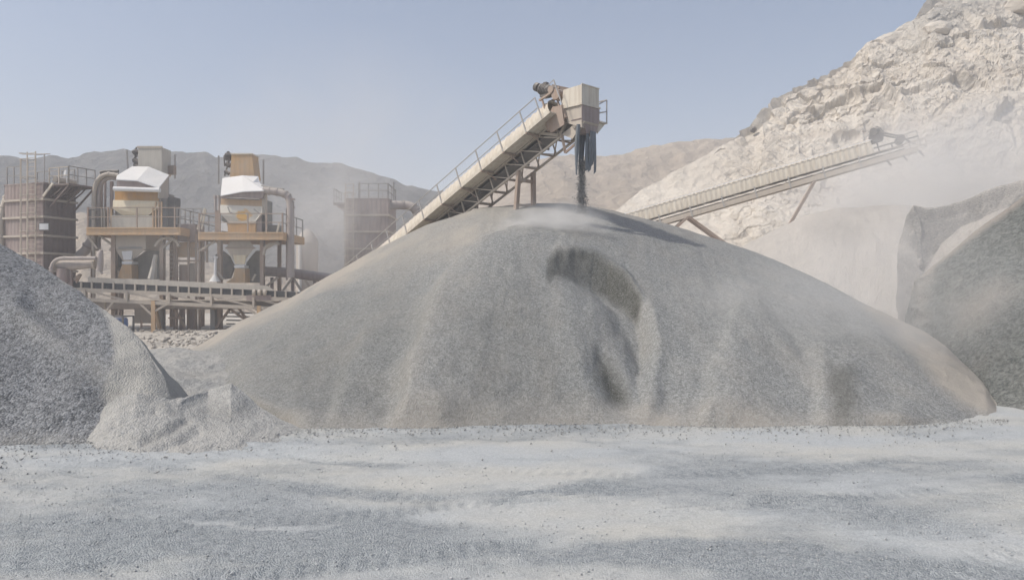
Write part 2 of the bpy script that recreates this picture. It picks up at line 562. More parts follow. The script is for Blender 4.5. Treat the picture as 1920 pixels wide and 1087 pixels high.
# tyre tread marks: short rows of low ridges where loaders turned
for (tx, ty, ln, wd, an, nb) in [(.8, 11.6, 1.1, .35, .25, 1), (4.3, 11.3, 1.2, .4, -.3, 1), (5.3, 10.2, 1.3, .45, .1, 1), (2.6, 10.6, .9, .4, .2, 1), (-3.0, 14.6, 1.6, .4, .1, 1), (8.2, 11.2, 1.3, .4, -.2, 1)]:
    ca, sa = math.cos(an), math.sin(an)
    u_ = (Xg - tx) * ca + (Yg - ty) * sa; v_ = -(Xg - tx) * sa + (Yg - ty) * ca
    wmask = np.exp(-(u_ / ln) ** 4) * np.exp(-(v_ / (wd * 1.8)) ** 4)
    Zg = Zg + .022 * wmask * np.sin(v_ * 2 * PI / .21)
# wheel tracks swinging past the pile: paired shallow ruts with tread bars
track = np.zeros(Xg.shape)
for (ox, oy, rad, a0, a1) in [(2.0, 26.0, 13.2, -2.3, -.8), (2.0, 26.0, 15.0, -2.3, -.8), (-9.0, 30.0, 20.6, -1.75, -.75), (-9.0, 30.0, 22.5, -1.75, -.75), (14.0, -6.0, 15.2, 1.6, 3.0), (14.0, -6.0, 17.0, 1.6, 3.0)]:
    dx_, dy_ = Xg - ox, Yg - oy
    rr = np.hypot(dx_, dy_); an_ = np.arctan2(dy_, dx_)
    k_ = np.exp(-((rr - rad - .15 * fbm(Xg * .3, Yg * .3, Xg * 0, 3, seed=61)) / .24) ** 4) * sstep(a0, a0 + .3, an_) * sstep(a1, a1 - .3, an_)
    k_ = k_ * sstep(-.35, .35, fbm(Xg * .5, Yg * .6, Xg * 0, 3, seed=63))
    track = np.maximum(track, k_)
    Zg = Zg - k_ * (.022 - .013 * np.sin(an_ * rad * 2 * PI / .24 + (rr - rad) * 6))
sandy = sstep(22, 34, Yg) * .9
# where wheels have swept the dust off the gravel (+) or packed it (-): centre x, depth, half sizes, amount
wx, wy = 1.1 * fbm(Xg * .7, Yg * .9, Xg * 0, 4, .6, seed=35), .7 * fbm(Xg * .7, Yg * .9, Xg * 0 + 9, 4, .6, seed=36)
bare = .38 * track + .25 * fbm(Xg * .16, Yg * .3, Xg * 0, 4, seed=33)
for cx, cy, sx, sy, am in [(-4.8, 9.2, 2.6, 1.6, .75), (-2.2, 9.8, 1.6, .8, .55), (-3.4, 6.6, 1.6, 1.0, .7), (1.6, 9.2, 1.1, .45, -.9), (.9, 11.8, .9, .2, .9), (1.6, 9.55, 2.6, .35, .0), (1.4, 8.95, 1.9, .55, .95), (3.0, 8.6, 1.4, .6, 1.0),
                           (4.0, 13.2, 2.4, 1.2, .5), (5.2, 11.0, 1.5, .9, .6), (-.2, 7.4, 1.4, .5, -.9), (-3.6, 10.2, .8, .16, -.9), (-2.0, 14.6, 2.4, .5, -.7), (.6, 12.9, 2.2, .7, -.8), (1.5, 10.6, 2.2, .5, -.9), (6.4, 9.3, 1.6, .5, -.5), (5.4, 8.2, 1.8, .5, .7), (-1.4, 12.0, 1.5, .5, .3), (7.5, 15.5, 3, 1, -.6)]:
    bare = bare + am * np.exp(-((Xg + wx - cx) / sx) ** 2 - ((Yg + wy - cy) / sy) ** 2)
ground = grid_obj('ground', np.stack([Xg, Yg, Zg], -1), M['ground'], True, {'sandy': sandy, 'bare': bare})
tag(ground, kind='structure')


# ------------------------------------------------------------------ heaps
def heap(name, label, cat, mat, crest, base, n_cols, n_front=120, n_back=40, prof=1.2, back_deg=34, smooth_px=6,
         relief=None, back_fan=False, rough=(.05, .6), masks=None, base_sink=.15, seed=1, round_top=0.0, group=None):
    """crest: (px, py, depth) of the skyline of the heap; base: (px, depth) of its front foot."""
    cr = np.array(crest, float); ba = np.array(base, float)
    px = np.linspace(cr[0, 0], cr[-1, 0], n_cols)
    cpy = smooth1(np.interp(px, cr[:, 0], cr[:, 1]), smooth_px)
    cY = smooth1(np.interp(px, cr[:, 0], cr[:, 2]), smooth_px * 3)
    bY = smooth1(np.interp(px, ba[:, 0], ba[:, 1]), smooth_px * 3)
    bY = np.minimum(bY, cY - .05)
    cz = CAMZ + (CY - cpy) * cY / F
    t = np.linspace(0, 1, n_front)[:, None]
    PX = np.repeat(px[None], n_front, 0)
    Y = bY + (cY - bY) * t
    gz = g((PX - CX) * Y / F, Y)
    z0 = gz - base_sink
    Z = z0 + (cz - z0) * (1 - (1 - t) ** prof)
    # behind the crest: falls away at the angle of repose
    s = np.linspace(0, 1, n_back + 1)[1:, None] ** 1.5
    run = np.maximum(cz + 1.0, .5) / math.tan(math.radians(back_deg))
    Yb = cY + run * s
    slope0 = (1 - s * .0)
    Zb = cz - (cz + 1.0) * (s * .9 + .1 * s * s) * slope0
    PXa = np.concatenate([PX, np.repeat(px[None], n_back, 0)], 0)
    # behind the crest the columns run straight back rather than fanning out
    Xf = (PX - CX) * Y / F
    Xb = np.repeat(((px - CX) * cY / F)[None], n_back, 0)
    if back_fan:
        Xb = Xb + np.maximum((px - CX) * (Yb - cY) / F, 0)
    X = np.concatenate([Xf, Xb], 0); Ya = np.concatenate([Y, Yb], 0); Za = np.concatenate([Z, Zb], 0)
    P = np.stack([X, Ya, Za], -1)
    du = np.gradient(P, axis=0); dv = np.gradient(P, axis=1)
    nrm = np.cross(dv, du); nrm /= np.linalg.norm(nrm, axis=-1, keepdims=True) + 1e-9
    nrm *= np.sign(nrm[..., 2:3] + 1e-6)
    PY = CY - (Za - CAMZ) * F / Ya
    T = np.concatenate([np.repeat(t, n_cols, 1), np.ones((n_back, n_cols)) + s], 0)
    off = rough[0] * fbm(X * rough[1], Ya * rough[1], Za * rough[1], 5, .5, seed=seed)
    if relief is not None:
        r = relief(PXa, PY, X, Ya, Za)
        r = r * sstep(1.0, .95, T)
        off = off + r
    off = off * sstep(0, .05, T)
    P = P + nrm * off[..., None]
    attrs = masks(PXa, PY, X, Ya, Za, T) if masks else {}
    o = grid_obj(name, P, mat, True, attrs)
    return tag(o, label, cat, group)


def curve_x(pts):
    p = np.array(pts, float)
    o = np.argsort(p[:, 1])
    return lambda py: np.interp(py, p[o, 1], p[o, 0])


def curve_y(pts):
    p = np.array(pts, float)
    return lambda px: np.interp(px, p[:, 0], p[:, 1])


def dist_poly(px, py, pts):
    d = np.full(px.shape, 1e9)
    for (x0, y0), (x1, y1) in zip(pts, pts[1:]):
        dx, dy = x1 - x0, y1 - y0
        t = np.clip(((px - x0) * dx + (py - y0) * dy) / (dx * dx + dy * dy), 0, 1)
        d = np.minimum(d, np.hypot(px - x0 - t * dx, py - y0 - t * dy))
    return d


def inside(px, py, poly):
    r = np.zeros(px.shape, bool)
    n = len(poly)
    for i in range(n):
        (x0, y0), (x1, y1) = poly[i], poly[(i + 1) % n]
        if y0 == y1: continue
        r ^= ((y0 > py) != (y1 > py)) & (px < (x1 - x0) * (py - y0) / (y1 - y0) + x0)
    return r


def soft_poly(px, py, poly, w):
    """1 inside, falling to 0 within w pixels outside"""
    d = dist_poly(px, py, poly + poly[:1])
    return np.where(inside(px, py, poly), .5 + .5 * np.clip(d / w, 0, 1), .5 - .5 * np.clip(d / w, 0, 1))


RIDGE = curve_x([(1010, 408), (960, 430), (915, 462), (868, 505), (838, 545), (818, 600), (800, 650), (783, 700), (770, 760), (755, 815)])
SCARP = curve_y([(1024, 498), (1045, 482), (1075, 474), (1110, 478), (1145, 494), (1175, 518), (1200, 552)])
BOWL_R = curve_x([(1200, 548), (1216, 590), (1226, 640), (1224, 700), (1214, 760), (1200, 800)])


def relief_main(px, py, x, y, z):
    wob = 9 * fbm(px * .02, py * .02, px * 0, 3, seed=51)
    px = px + wob; py = py + .7 * wob
    dl = RIDGE(py) - px                                   # >0 left of the ridge of the newest cone
    r = -.22 * sstep(-14, 50, dl) * np.exp(-np.maximum(dl - 26, 0) / 240) * sstep(405, 450, py)
    # lobes of slid gravel: each steep on the left, easing off to the right
    for pts, h_, wl_, wr_, p0, p1 in [
            (None, .50, 30, 150, 405, 470),
            ([(1420, 500), (1388, 580), (1362, 660), (1345, 730), (1335, 800)], .30, 26, 110, 520, 600),
            ([(640, 520), (590, 570), (520, 640), (455, 720)], .34, 24, 120, 520, 570),
            ([(1530, 560), (1545, 640), (1552, 720), (1550, 800)], .22, 22, 90, 600, 680),
            ([(730, 560), (690, 640), (660, 720), (640, 800)], .20, 24, 90, 570, 640)]:
        q = dl if pts is None else curve_x(pts)(py) - px
        r = r + h_ * np.where(q > 0, np.exp(-(q / wl_) ** 2), np.exp(-(q / wr_) ** 2)) * sstep(p0, p1, py)
    r = r + .20 * np.exp(-((px - 1125) / 62) ** 2 - ((py - 575) / 42) ** 2)
    # dug hollow under the apex
    ys_ = SCARP(np.clip(px, 1024, 1200)); below = py - ys_
    xr = BOWL_R(py) - px
    bl = np.maximum(below, 0)
    lat = np.clip((px - 1000 - .30 * bl) / (70 + 1.3 * bl), 0, 1); lat = lat * lat * (3 - 2 * lat)
    bowl = sstep(-4, 40, below) * lat * sstep(-14, 22, xr) * (1 - .75 * sstep(50, 260, bl))
    r = r - .66 * bowl
    r = r + .10 * np.exp(-(below / 9) ** 2) * sstep(1024, 1050, px) * sstep(1206, 1180, px)
    r = r - .26 * np.exp(-(((px - 1142) - .3 * (py - 710)) / 30) ** 2 - ((py - 706) / 62) ** 2)
    r = r + .10 * np.exp(-(((px - 1085) - .35 * (py - 650)) / 36) ** 2 - ((py - 640) / 110) ** 2)
    r = r + .07 * np.exp(-(xr / 20) ** 2) * sstep(545, 600, py) * sstep(800, 760, py)
    # creases left by slides on the right flank
    for pts, a, wd in [([(1440, 585), (1480, 620), (1510, 660)], -.10, 7), ([(1375, 615), (1345, 680), (1330, 760)], -.09, 14),
                       ([(1255, 690), (1250, 760), (1245, 800)], -.08, 10), ([(1555, 690), (1548, 740), (1545, 800)], -.09, 12),
                       ([(1605, 700), (1608, 760), (1600, 805)], .09, 14), ([(600, 545), (520, 620), (450, 690)], .10, 20),
                       ([(560, 600), (500, 650), (420, 710)], -.10, 16), ([(700, 690), (640, 760), (600, 800)], .07, 26),
                       ([(1690, 625), (1745, 690), (1830, 770)], -.12, 14)]:
        r = r + .8 * a * np.exp(-(dist_poly(px, py, pts) / (wd * 1.7 + 4)) ** 2)
    # slid toes along the foot
    for cx, h, wd in [(832, .26, 34), (942, .22, 40), (1120, .12, 60), (1330, .14, 70), (700, .12, 50), (1680, .2, 60), (590, .2, 50)]:
        r = r + h * np.exp(-((px - cx) / wd) ** 2) * sstep(745, 805, py)
    r = r + .028 * fbm(px * .045 + (px - 1080) * (py - 390) * -.00006, py * .004, px * 0, 4, .55, seed=73) + .03 * fbm(x * 1.7, y * 1.7, z * 1.7, 4, seed=71)
    return r


def masks_main(px, py, x, y, z, T):
    n = fbm(x * .9, y * .9, z * .9, 4, seed=81)
    wob = 10 * fbm(px * .03, py * .03, px * 0, 3, seed=52)
    damp_shade = np.zeros(px.shape)
    wl = .5 * wob; bel = py + wl - SCARP(np.clip(px, 1024, 1200)); thick = np.interp(px, [1024, 1060, 1150, 1200], [40, 36, 40, 30])
    damp_shade = np.maximum(damp_shade, .92 * sstep(-11, 9, bel) * sstep(thick + 12, thick - 10, bel) * sstep(1018, 1030, px + wl) * sstep(1208, 1196, px) * np.interp(px, [1024, 1120, 1200], [.85, .95, 1.0]))  # shade of the steep scarp painted into the gravel
    damp_shade = np.maximum(damp_shade, 1.0 * soft_poly(px + wob, py, [(1116, 655), (1140, 668), (1168, 708), (1172, 752), (1140, 742), (1118, 700)], 16))  # shadow in the pit, put into the colour as well
    damp_shade = np.maximum(damp_shade, .62 * soft_poly(px + wob, py, [(1552, 692), (1598, 700), (1606, 760), (1598, 806), (1556, 806)], 14))
    damp_shade = np.maximum(damp_shade, .30 * soft_poly(px, py, [(840, 590), (985, 520), (1075, 640), (1110, 800), (860, 800)], 60))  # side of the ridge turned from the sun, shade painted in
    damp_shade = np.maximum(damp_shade, .3 * soft_poly(px, py, [(480, 640), (760, 500), (790, 640), (700, 800), (520, 790)], 60))  # broad left stretch of the front toned darker
    damp_shade = np.clip(damp_shade * (1 + .35 * n), 0, 1)
    fines = .13 * np.clip(.3 + 1.6 * fbm(px * .04 + (px - 1080) * (py - 390) * -.00006, py * .005, px * 0, 4, .6, seed=83), 0, 1)
    fines = np.maximum(fines, 0) * np.ones(px.shape)
    rim = sstep(.62, .98, T)
    left = sstep(840, 620, px)
    fines = np.maximum(fines, rim * (.45 + .5 * left) * sstep(1500, 1100, px))
    fines = np.maximum(fines, .75 * sstep(.72, .93, T) * sstep(620, 460, px))
    fines = np.maximum(fines, .95 * soft_poly(px + wob, py + wob, [(1610, 560), (1650, 600), (1720, 660), (1760, 720), (1830, 775), (1900, 790), (1920, 700), (1700, 560)], 16))
    fines = np.maximum(fines, .62 * soft_poly(px + wob, py, [(640, 510), (960, 370), (1070, 370), (1040, 398), (930, 440), (820, 470)], 34))
    dl = np.abs(RIDGE(py) - px + wob)
    fines = np.maximum(fines, .2 * np.exp(-(dl / 26) ** 2) * sstep(400, 450, py))  # lit edge of the ridge painted paler, mixed in with the fines
    fines = np.maximum(fines, .5 * sstep(.10, .0, T))
    fines = np.clip(fines * (1 + .8 * n), 0, 1)
    return {'damp_shade': damp_shade, 'fines': fines}


heap('gravel_pile', 'huge grey gravel pile under the chute of the conveyor, dug hollow in its front', 'gravel pile', M['gravel_main'],
     [(330, 668, 37), (380, 643, 37.5), (450, 601, 38), (540, 561, 38), (620, 516, 38), (715, 462, 37.5), (800, 421, 37), (900, 391, 36), (960, 384, 35.5), (1000, 381, 35.5), (1060, 383, 35.5),
      (1110, 387, 35.8), (1150, 394, 36), (1250, 419, 36.5), (1350, 450, 36), (1450, 486, 34), (1550, 530, 30.5), (1640, 578, 27), (1700, 606, 25.5), (1735, 622, 25), (1775, 650, 24), (1815, 692, 22.5), (1850, 727, 21.2), (1885, 781, 20), (1910, 800, 19.2)],
     [(330, 31), (400, 24), (470, 19.5), (560, 16.9), (700, 17.0), (900, 17.2), (1100, 17.35), (1300, 17.2), (1450, 17.1), (1600, 17.15), (1700, 17.3), (1800, 17.6), (1910, 18.3)],
     620, 300, 50, 1.16, 33, 5, relief_main, False, (.07, .5), masks_main, .12, 11)


def relief_left(px, py, x, y, z):
    r = .09 * fbm(x * 1.1, y * 1.1, z * 1.1, 4, seed=91)
    r = r + .22 * np.exp(-(dist_poly(px, py, [(30, 590), (110, 640), (200, 705)]) / 30) ** 2)
    r = r - .16 * np.exp(-(dist_poly(px, py, [(70, 585), (150, 650), (205, 740)]) / 26) ** 2)
    return r


def masks_left(px, py, x, y, z, T):
    n = fbm(x * 1.2, y * 1.2, z * 1.2, 4, seed=95)
    wob = 14 * n
    xe = curve_x([(40, 470), (110, 520), (165, 560), (200, 595), (214, 640), (213, 690), (196, 730), (203, 765), (180, 800), (170, 840)])
    e = px + wob - xe(py)
    f = .95 * sstep(-9, 9, e)
    f = np.maximum(f, .55 * sstep(.10, .0, T))
    f = np.maximum(f, .3 * np.exp(-(dist_poly(px, py, [(40, 600), (120, 650), (190, 700)]) / 22) ** 2))
    return {'fines': np.clip(f, 0, 1), 'damp_shade': np.clip(.35 * sstep(0.0, .6, n), 0, 1)}


heap('gravel_pile', 'dark coarse gravel pile at the left edge with a pale dusty flank', 'gravel pile', M['gravel_left'],
     [(-700, 330, 27), (-420, 330, 26), (-200, 365, 25), (-60, 425, 24), (0, 457, 23.4), (60, 491, 23), (120, 530, 21.8), (180, 574, 20.5), (230, 609, 19.6), (262, 637, 18.9), (285, 668, 18.4), (308, 712, 17.8), (325, 756, 17.2)],
     [(-700, 13.5), (-200, 14.6), (0, 15.0), (120, 15.1), (170, 15.2), (220, 15.3), (290, 15.6), (325, 16.2)],
     260, 170, 40, 1.12, 35, 4, relief_left, False, (.10, .8), masks_left, .12, 21)


def relief_mound(px, py, x, y, z):
    r = .045 * fbm(x * 1.3, y * 1.3, z * 1.3, 5, .55, seed=101) + .03 * fbm(x * 4, y * 4, z * 4, 3, .6, seed=102)
    r = r + .09 * np.exp(-(dist_poly(px, py, [(340, 752), (400, 732), (435, 721)]) / 7) ** 2)
    for pts in ([(270, 828), (320, 808), (350, 790)], [(300, 842), (345, 826), (372, 812)], [(215, 800), (255, 780), (290, 770)]):
        r = r - .06 * np.exp(-(dist_poly(px, py, pts) / 8) ** 2)
    r = r - .13 * np.exp(-(((px - 430) / 50) ** 2 + ((py - 775) / 18) ** 2))
    return r


def masks_mound(px, py, x, y, z, T):
    d = .55 * np.exp(-(((px - 425) / 55) ** 2 + ((py - 772) / 17) ** 2))  # darker in the hollow, and below along one crease
    d = np.maximum(d, .5 * np.exp(-(dist_poly(px, py, [(272, 825), (318, 808), (350, 790)]) / 10) ** 2))
    return {'damp_shade': d, 'fines': np.clip(.35 + .3 * fbm(x, y, z, 3, seed=105), 0, 1)}


heap('gravel_pile', 'low pale gravel mound with a sharp bright ridge beside the dark left pile', 'gravel pile', M['gravel_fine'],
     [(165, 812, 15.9), (195, 762, 16.4), (222, 744, 16.6), (255, 736, 16.7), (310, 742, 17), (345, 746, 17.4), (390, 733, 18.2), (432, 718, 18.2), (448, 728, 18.1), (480, 756, 17.8), (520, 782, 17.4), (570, 806, 17), (640, 818, 16.8)],
     [(165, 14.8), (220, 14.3), (330, 14.2), (450, 14.9), (560, 15.6), (640, 16.1)],
     300, 120, 40, .82, 30, 2, relief_mound, False, (.06, .9), masks_mound, .08, 31)


def relief_gap(px, py, x, y, z):
    return .22 * fbm(x * .8, y * .6, z, 5, .58, seed=111)


heap('gravel_pile', 'rough churned sandy bank in the gap between the two front piles', 'gravel pile', M['gravel_fine'],
     [(150, 650, 31), (200, 640, 31), (240, 648, 31), (280, 655, 31), (330, 651, 31), (370, 657, 31), (420, 662, 31), (480, 680, 30)],
     [(150, 21.5), (250, 21.5), (330, 22), (420, 23), (480, 23)],
     200, 110, 30, 1.1, 22, 3, relief_gap, False, (.05, 1.2), lambda px, py, x, y, z, T: {'fines': np.clip(.25 + .6 * fbm(x * .7, y * .7, z, 4, seed=112), 0, 1), 'damp_shade': np.clip(.5 * fbm(x * 1.1, y * 1.1, z, 4, seed=113) - .05, 0, 1)}, .1, 41)

heap('sand_pile', 'broad pale beige sand heap below the quarry face, behind the huge grey pile', 'sand pile', M['sand'],
     [(1280, 530, 50), (1330, 498, 50), (1395, 460, 50), (1450, 431, 50), (1500, 407, 50), (1560, 393, 49), (1640, 384, 48), (1700, 384, 48), (1780, 395, 48), (1850, 420, 48), (1950, 470, 48)],
     [(1280, 42), (1400, 37), (1700, 33), (1950, 33)], 240, 110, 40, 1.1, 33, 8,
     lambda px, py, x, y, z: .22 * fbm(x * .25, y * .25, z * .25, 4, seed=121) + .14 * fbm((x - .8 * z) * .9, (x + z) * .12, y * .1, 4, seed=123), False, (.12, .7),
     lambda px, py, x, y, z, T: {'fines': np.clip(.4 + .4 * fbm(x * .2, y * .2, z * .4, 4, seed=122), 0, 1), 'damp_shade': np.clip(.9 * soft_poly(px, py, [(1525, 432), (1545, 405), (1600, 408), (1625, 440), (1560, 455)], 26) * .35, 0, 1)}, .2, 51)


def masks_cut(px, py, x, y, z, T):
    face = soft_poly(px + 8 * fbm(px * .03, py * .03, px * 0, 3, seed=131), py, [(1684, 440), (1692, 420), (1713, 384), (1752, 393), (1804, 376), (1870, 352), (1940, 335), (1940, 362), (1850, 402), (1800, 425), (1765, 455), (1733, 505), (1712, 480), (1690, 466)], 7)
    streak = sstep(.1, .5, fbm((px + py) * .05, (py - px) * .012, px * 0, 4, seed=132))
    return {'damp_shade': np.maximum(np.clip(face * (1 - .4 * streak), 0, 1) * .95, .75 * soft_poly(px, py, [(1676, 470), (1700, 470), (1735, 505), (1745, 640), (1676, 640)], 10)), 'fines': np.clip(.5 + .4 * fbm(x * .4, y * .4, z * .4, 3, seed=133), 0, 1)}  # cut face and its lower left edge toned darker


def relief_cut(px, py, x, y, z):
    e = curve_y([(1684, 470), (1733, 508), (1765, 457), (1800, 427), (1850, 404), (1940, 364)])(px) - py
    return -.5 * sstep(-4, 16, e) * sstep(1680, 1700, px) + .1 * fbm(x * .9, y * .9, z * .9, 4, seed=135) * 1.5


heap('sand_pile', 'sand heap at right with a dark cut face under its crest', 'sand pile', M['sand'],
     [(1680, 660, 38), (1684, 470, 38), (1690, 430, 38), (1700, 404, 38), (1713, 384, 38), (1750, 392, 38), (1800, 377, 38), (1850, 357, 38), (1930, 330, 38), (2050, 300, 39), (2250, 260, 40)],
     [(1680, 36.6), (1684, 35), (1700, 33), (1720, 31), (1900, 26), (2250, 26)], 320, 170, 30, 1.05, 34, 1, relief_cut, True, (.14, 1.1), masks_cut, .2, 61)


def relief_dark(px, py, x, y, z):
    a = .26 * fbm((x - 1.2 * z) * 1.0, (x + z) * .1, y * .1, 5, .55, seed=141)
    return a + .1 * fbm(x * .8, y * .8, z * .8, 4, seed=142) + .45 * sstep(1790, 1715, px) * fbm(x * 1.1, y * .5, z * .9, 4, .6, seed=144)


heap('gravel_pile', 'dusty green grey heap at the right edge, sloping up out of view', 'gravel pile', M['gravel_right'],
     [(1702, 660, 29), (1707, 600, 29), (1713, 545, 29), (1726, 519, 29), (1760, 489, 29), (1800, 457, 29), (1850, 418, 29), (1920, 367, 29), (2000, 318, 29), (2150, 262, 30), (2400, 260, 31)],
     [(1702, 27.6), (1712, 26), (1740, 24), (1780, 22), (1850, 20.5), (1920, 19.6), (2100, 18), (2400, 17)], 280, 170, 40, 1.08, 35, 1, relief_dark, True, (.06, .6),
     lambda px, py, x, y, z, T: {'fines': np.clip(.75 * sstep(.90, .985, T) + .55 * soft_poly(px, py, [(1720, 540), (1750, 510), (1740, 600), (1722, 610)], 14) + .5 * soft_poly(px, py, [(1790, 575), (1870, 530), (1905, 540), (1850, 590), (1800, 610)], 25), 0, 1), 'damp_shade': np.clip(.3 * fbm((x + z) * .5, (x - z) * .15, y * .1, 4, seed=143), 0, 1)}, .15, 71)


# ------------------------------------------------------------------ quarry face and hills
def cliff_mesh():
    sil = np.array([(1080, 440, 78), (1130, 414, 78), (1160, 392, 78), (1200, 359, 79), (1262, 324, 80), (1330, 288, 82), (1395, 250, 84), (1412, 243, 84), (1425, 226, 84), (1445, 204, 85), (1470, 179, 86), (1500, 166, 86), (1540, 149, 87),
                    (1598, 116, 88), (1613, 96, 88), (1628, 80, 89), (1680, 58, 90), (1722, 33, 91), (1748, 4, 92), (1800, -28, 94), (1880, -60, 96), (1980, -95, 98), (2120, -130, 98), (2400, -180, 98)], float)
    nc, nr = 620, 400
    px = np.linspace(1080, 2300, nc)
    py = np.interp(px, sil[:, 0], sil[:, 1]); cY = np.interp(px, sil[:, 0], sil[:, 2])
    bY = np.interp(px, [1080, 1300, 1600, 1900, 2400], [70, 60, 55, 51, 46])
    cz = CAMZ + (CY - py) * cY / F
    t = np.linspace(0, 1, nr)[:, None]
    # benches: steep face, a bench about half way, steep again
    prof = np.interp(t[:, 0], [0, .12, .22, .5, .60, .88, 1], [0, .04, .14, .50, .57, .90, 1.0])[:, None]
    slope = np.clip((px - 1250) / 250, 0, 1)[None]
    for _ in range(6): prof[1:-1] = (prof[:-2] + 2 * prof[1:-1] + prof[2:]) / 4
    prof = prof * slope + t * (1 - slope)
    Y = bY + (cY - bY) * t
    Z = -.5 + (cz + .5) * prof
    X = (px[None] - CX) * Y / F
    # top behind the brow
    nb = 26
    s = np.linspace(0, 1, nb + 1)[1:, None]
    Yb = cY + 45 * s; Zb = cz - 6 * s ** 1.3 - 0 * s; Xb = np.repeat(((px - CX) * cY / F)[None], nb, 0) + 20 * s
    X = np.concatenate([X, Xb]); Y = np.concatenate([Y, Yb]); Z = np.concatenate([Z, Zb])
    P = np.stack([X, Y, Z], -1)
    du = np.gradient(P, axis=0); dv = np.gradient(P, axis=1)
    n = np.cross(dv, du); n /= np.linalg.norm(n, axis=-1, keepdims=True) + 1e-9
    n *= np.sign(-n[..., 1:2] + 1e-6)
    rocky = np.clip((np.repeat(px[None], X.shape[0], 0) - 1290) / 160, 0.12, 1)
    tt = np.concatenate([np.repeat(t, nc, 1), np.ones((nb, nc))])
    w1 = fbm(X * .06, Y * .06, Z * .06, 4, seed=201)
    big, e1 = worley_block(X * .17 + w1, Y * .17, Z * .24 + .6 * w1, 211)
    med, e2 = worley_block(X * .5, Y * .5, Z * .75 + w1, 221)
    sml, e3 = worley_block(X * 1.3, Y * 1.3, Z * 1.9, 231)
    gully = fbm((X + .55 * Z) * .42, Y * .1, (Z - .5 * X) * .06, 4, .55, seed=241, ridged=True)
    strata = fbm(X * .03, Y * .03, Z * .9 + 1.1 * w1 + .12 * X, 4, .6, seed=251)
    scree = sstep(.42, .18, tt + .12 * w1)
    mod = .15 + .85 * sstep(-.25, .4, fbm(X * .05, Y * .05, Z * .11, 3, seed=281))
    crack = -np.exp(-(fbm((X + .9 * Z) * .11, Y * .1, (Z - X) * .05, 4, .5, seed=291) / .035) ** 2)
    off = 2.2 * w1 + .62 * big * (.3 + .7 * mod) + .5 * crack + .35 * strata
    for _ in range(2):                                       # weathered edges on the large blocks
        off[1:-1] = (off[:-2] + 2 * off[1:-1] + off[2:]) / 4
        off[:, 1:-1] = (off[:, :-2] + 2 * off[:, 1:-1] + off[:, 2:]) / 4
    rib = fbm((X + .7 * Z) * 1.25, Y * .3, (Z - .8 * X) * .22, 4, .6, seed=295, ridged=True)
    off = off + mod * (.24 * med + .13 * sml) + .17 * rib + .26 * fbm(X * .9, Y * .9, Z * 1.3, 5, .65, seed=261)
    off = off * (1 - .7 * scree) + .40 * gully * (.3 + .7 * scree) * sstep(.0, .2, tt)
    top = sstep(.93, 1.0, tt)
    off = off * rocky * (1 - .55 * top)
    off = off + .28 * fbm(X * .3, Y * .3, Z * .3, 4, seed=271) + .25 * top * rocky * med
    P = P + n * off[..., None]
    grey = np.clip(sstep(.72, .95, tt) * sstep(1640, 1800, np.repeat(px[None], X.shape[0], 0)) * (.75 + .8 * w1), 0, .8)
    o = grid_obj('quarry_face', P, M['cliff'], False, {'grey': grey})
    return tag(o, kind='structure')


cliff_mesh()


def hill(name, mat, sil, foot_dy, rough, seed, n_cols=420, n_rows=110, ridged=True):
    a = np.array(sil, float)
    px = np.linspace(a[0, 0], a[-1, 0], n_cols)
    py = np.interp(px, a[:, 0], a[:, 1]); cY = np.interp(px, a[:, 0], a[:, 2])
    cz = CAMZ + (CY - py) * cY / F
    t = np.linspace(0, 1, n_rows)[:, None]
    Y = (cY - foot_dy) + foot_dy * t
    Z = -1 + (cz + 1) * (.35 * t + .65 * t ** 1.4)
    X = (px[None] - CX) * Y / F
    s = np.linspace(0, 1, 17)[1:, None]
    X = np.concatenate([X, np.repeat(((px - CX) * cY / F)[None], 16, 0)]); Yb = cY + foot_dy * s; Zb = cz - (cz + 1) * s
    Y = np.concatenate([Y, Yb]); Z = np.concatenate([Z, Zb])
    tt = np.concatenate([np.repeat(t, n_cols, 1), 1 - np.repeat(s, n_cols, 1)])
    k = 1.0 / rough[1]
    r = fbm(X * k, Y * k, Z * k * .6, 6, .52, seed=seed, ridged=ridged)
    Z = Z + rough[0] * r * (tt * (1 - .82 * tt)) * 2 + .10 * rough[0] * fbm(X * k * 6, Y * k * 6, Z * k * 6, 4, .6, seed=seed + 5) * sstep(0, .2, tt)
    return tag(grid_obj(name, np.stack([X, Y, Z], -1), mat, True), kind='structure')


hill('hill', M['hill'], [(-1900, 250, 244), (-700, 270, 232), (-200, 288, 220), (0, 289, 215), (40, 293, 215), (95, 294, 215), (131, 301, 217), (160, 293, 220), (240, 290, 220), (335, 297, 220), (385, 297, 220), (405, 306, 220), (480, 305, 220), (560, 311, 220),
                        (640, 321, 220), (700, 334, 220), (760, 350, 220), (800, 361, 220), (880, 385, 220), (1000, 420, 220)], 85, (9, 30), 301)
hill('hill', M['hillwarm'], [(820, 420, 210), (880, 375, 210), (930, 345, 205), (985, 316, 200), (1040, 298, 200), (1075, 291, 200), (1130, 293, 200), (1180, 288, 200), (1240, 280, 200), (1290, 268, 200), (1340, 257, 200), (1400, 249, 200), (1470, 240, 205), (1700, 200, 215), (2100, 180, 215), (2900, 200, 215), (4200, 260, 260)], 80, (7, 22), 331)
hill('hill', M['hillwarm'], [(-900, 400, 160), (-300, 372, 150), (0, 388, 140), (120, 400, 135), (160, 408, 130), (230, 440, 130), (300, 470, 130), (420, 500, 130), (560, 520, 130)], 50, (4, 16), 361)

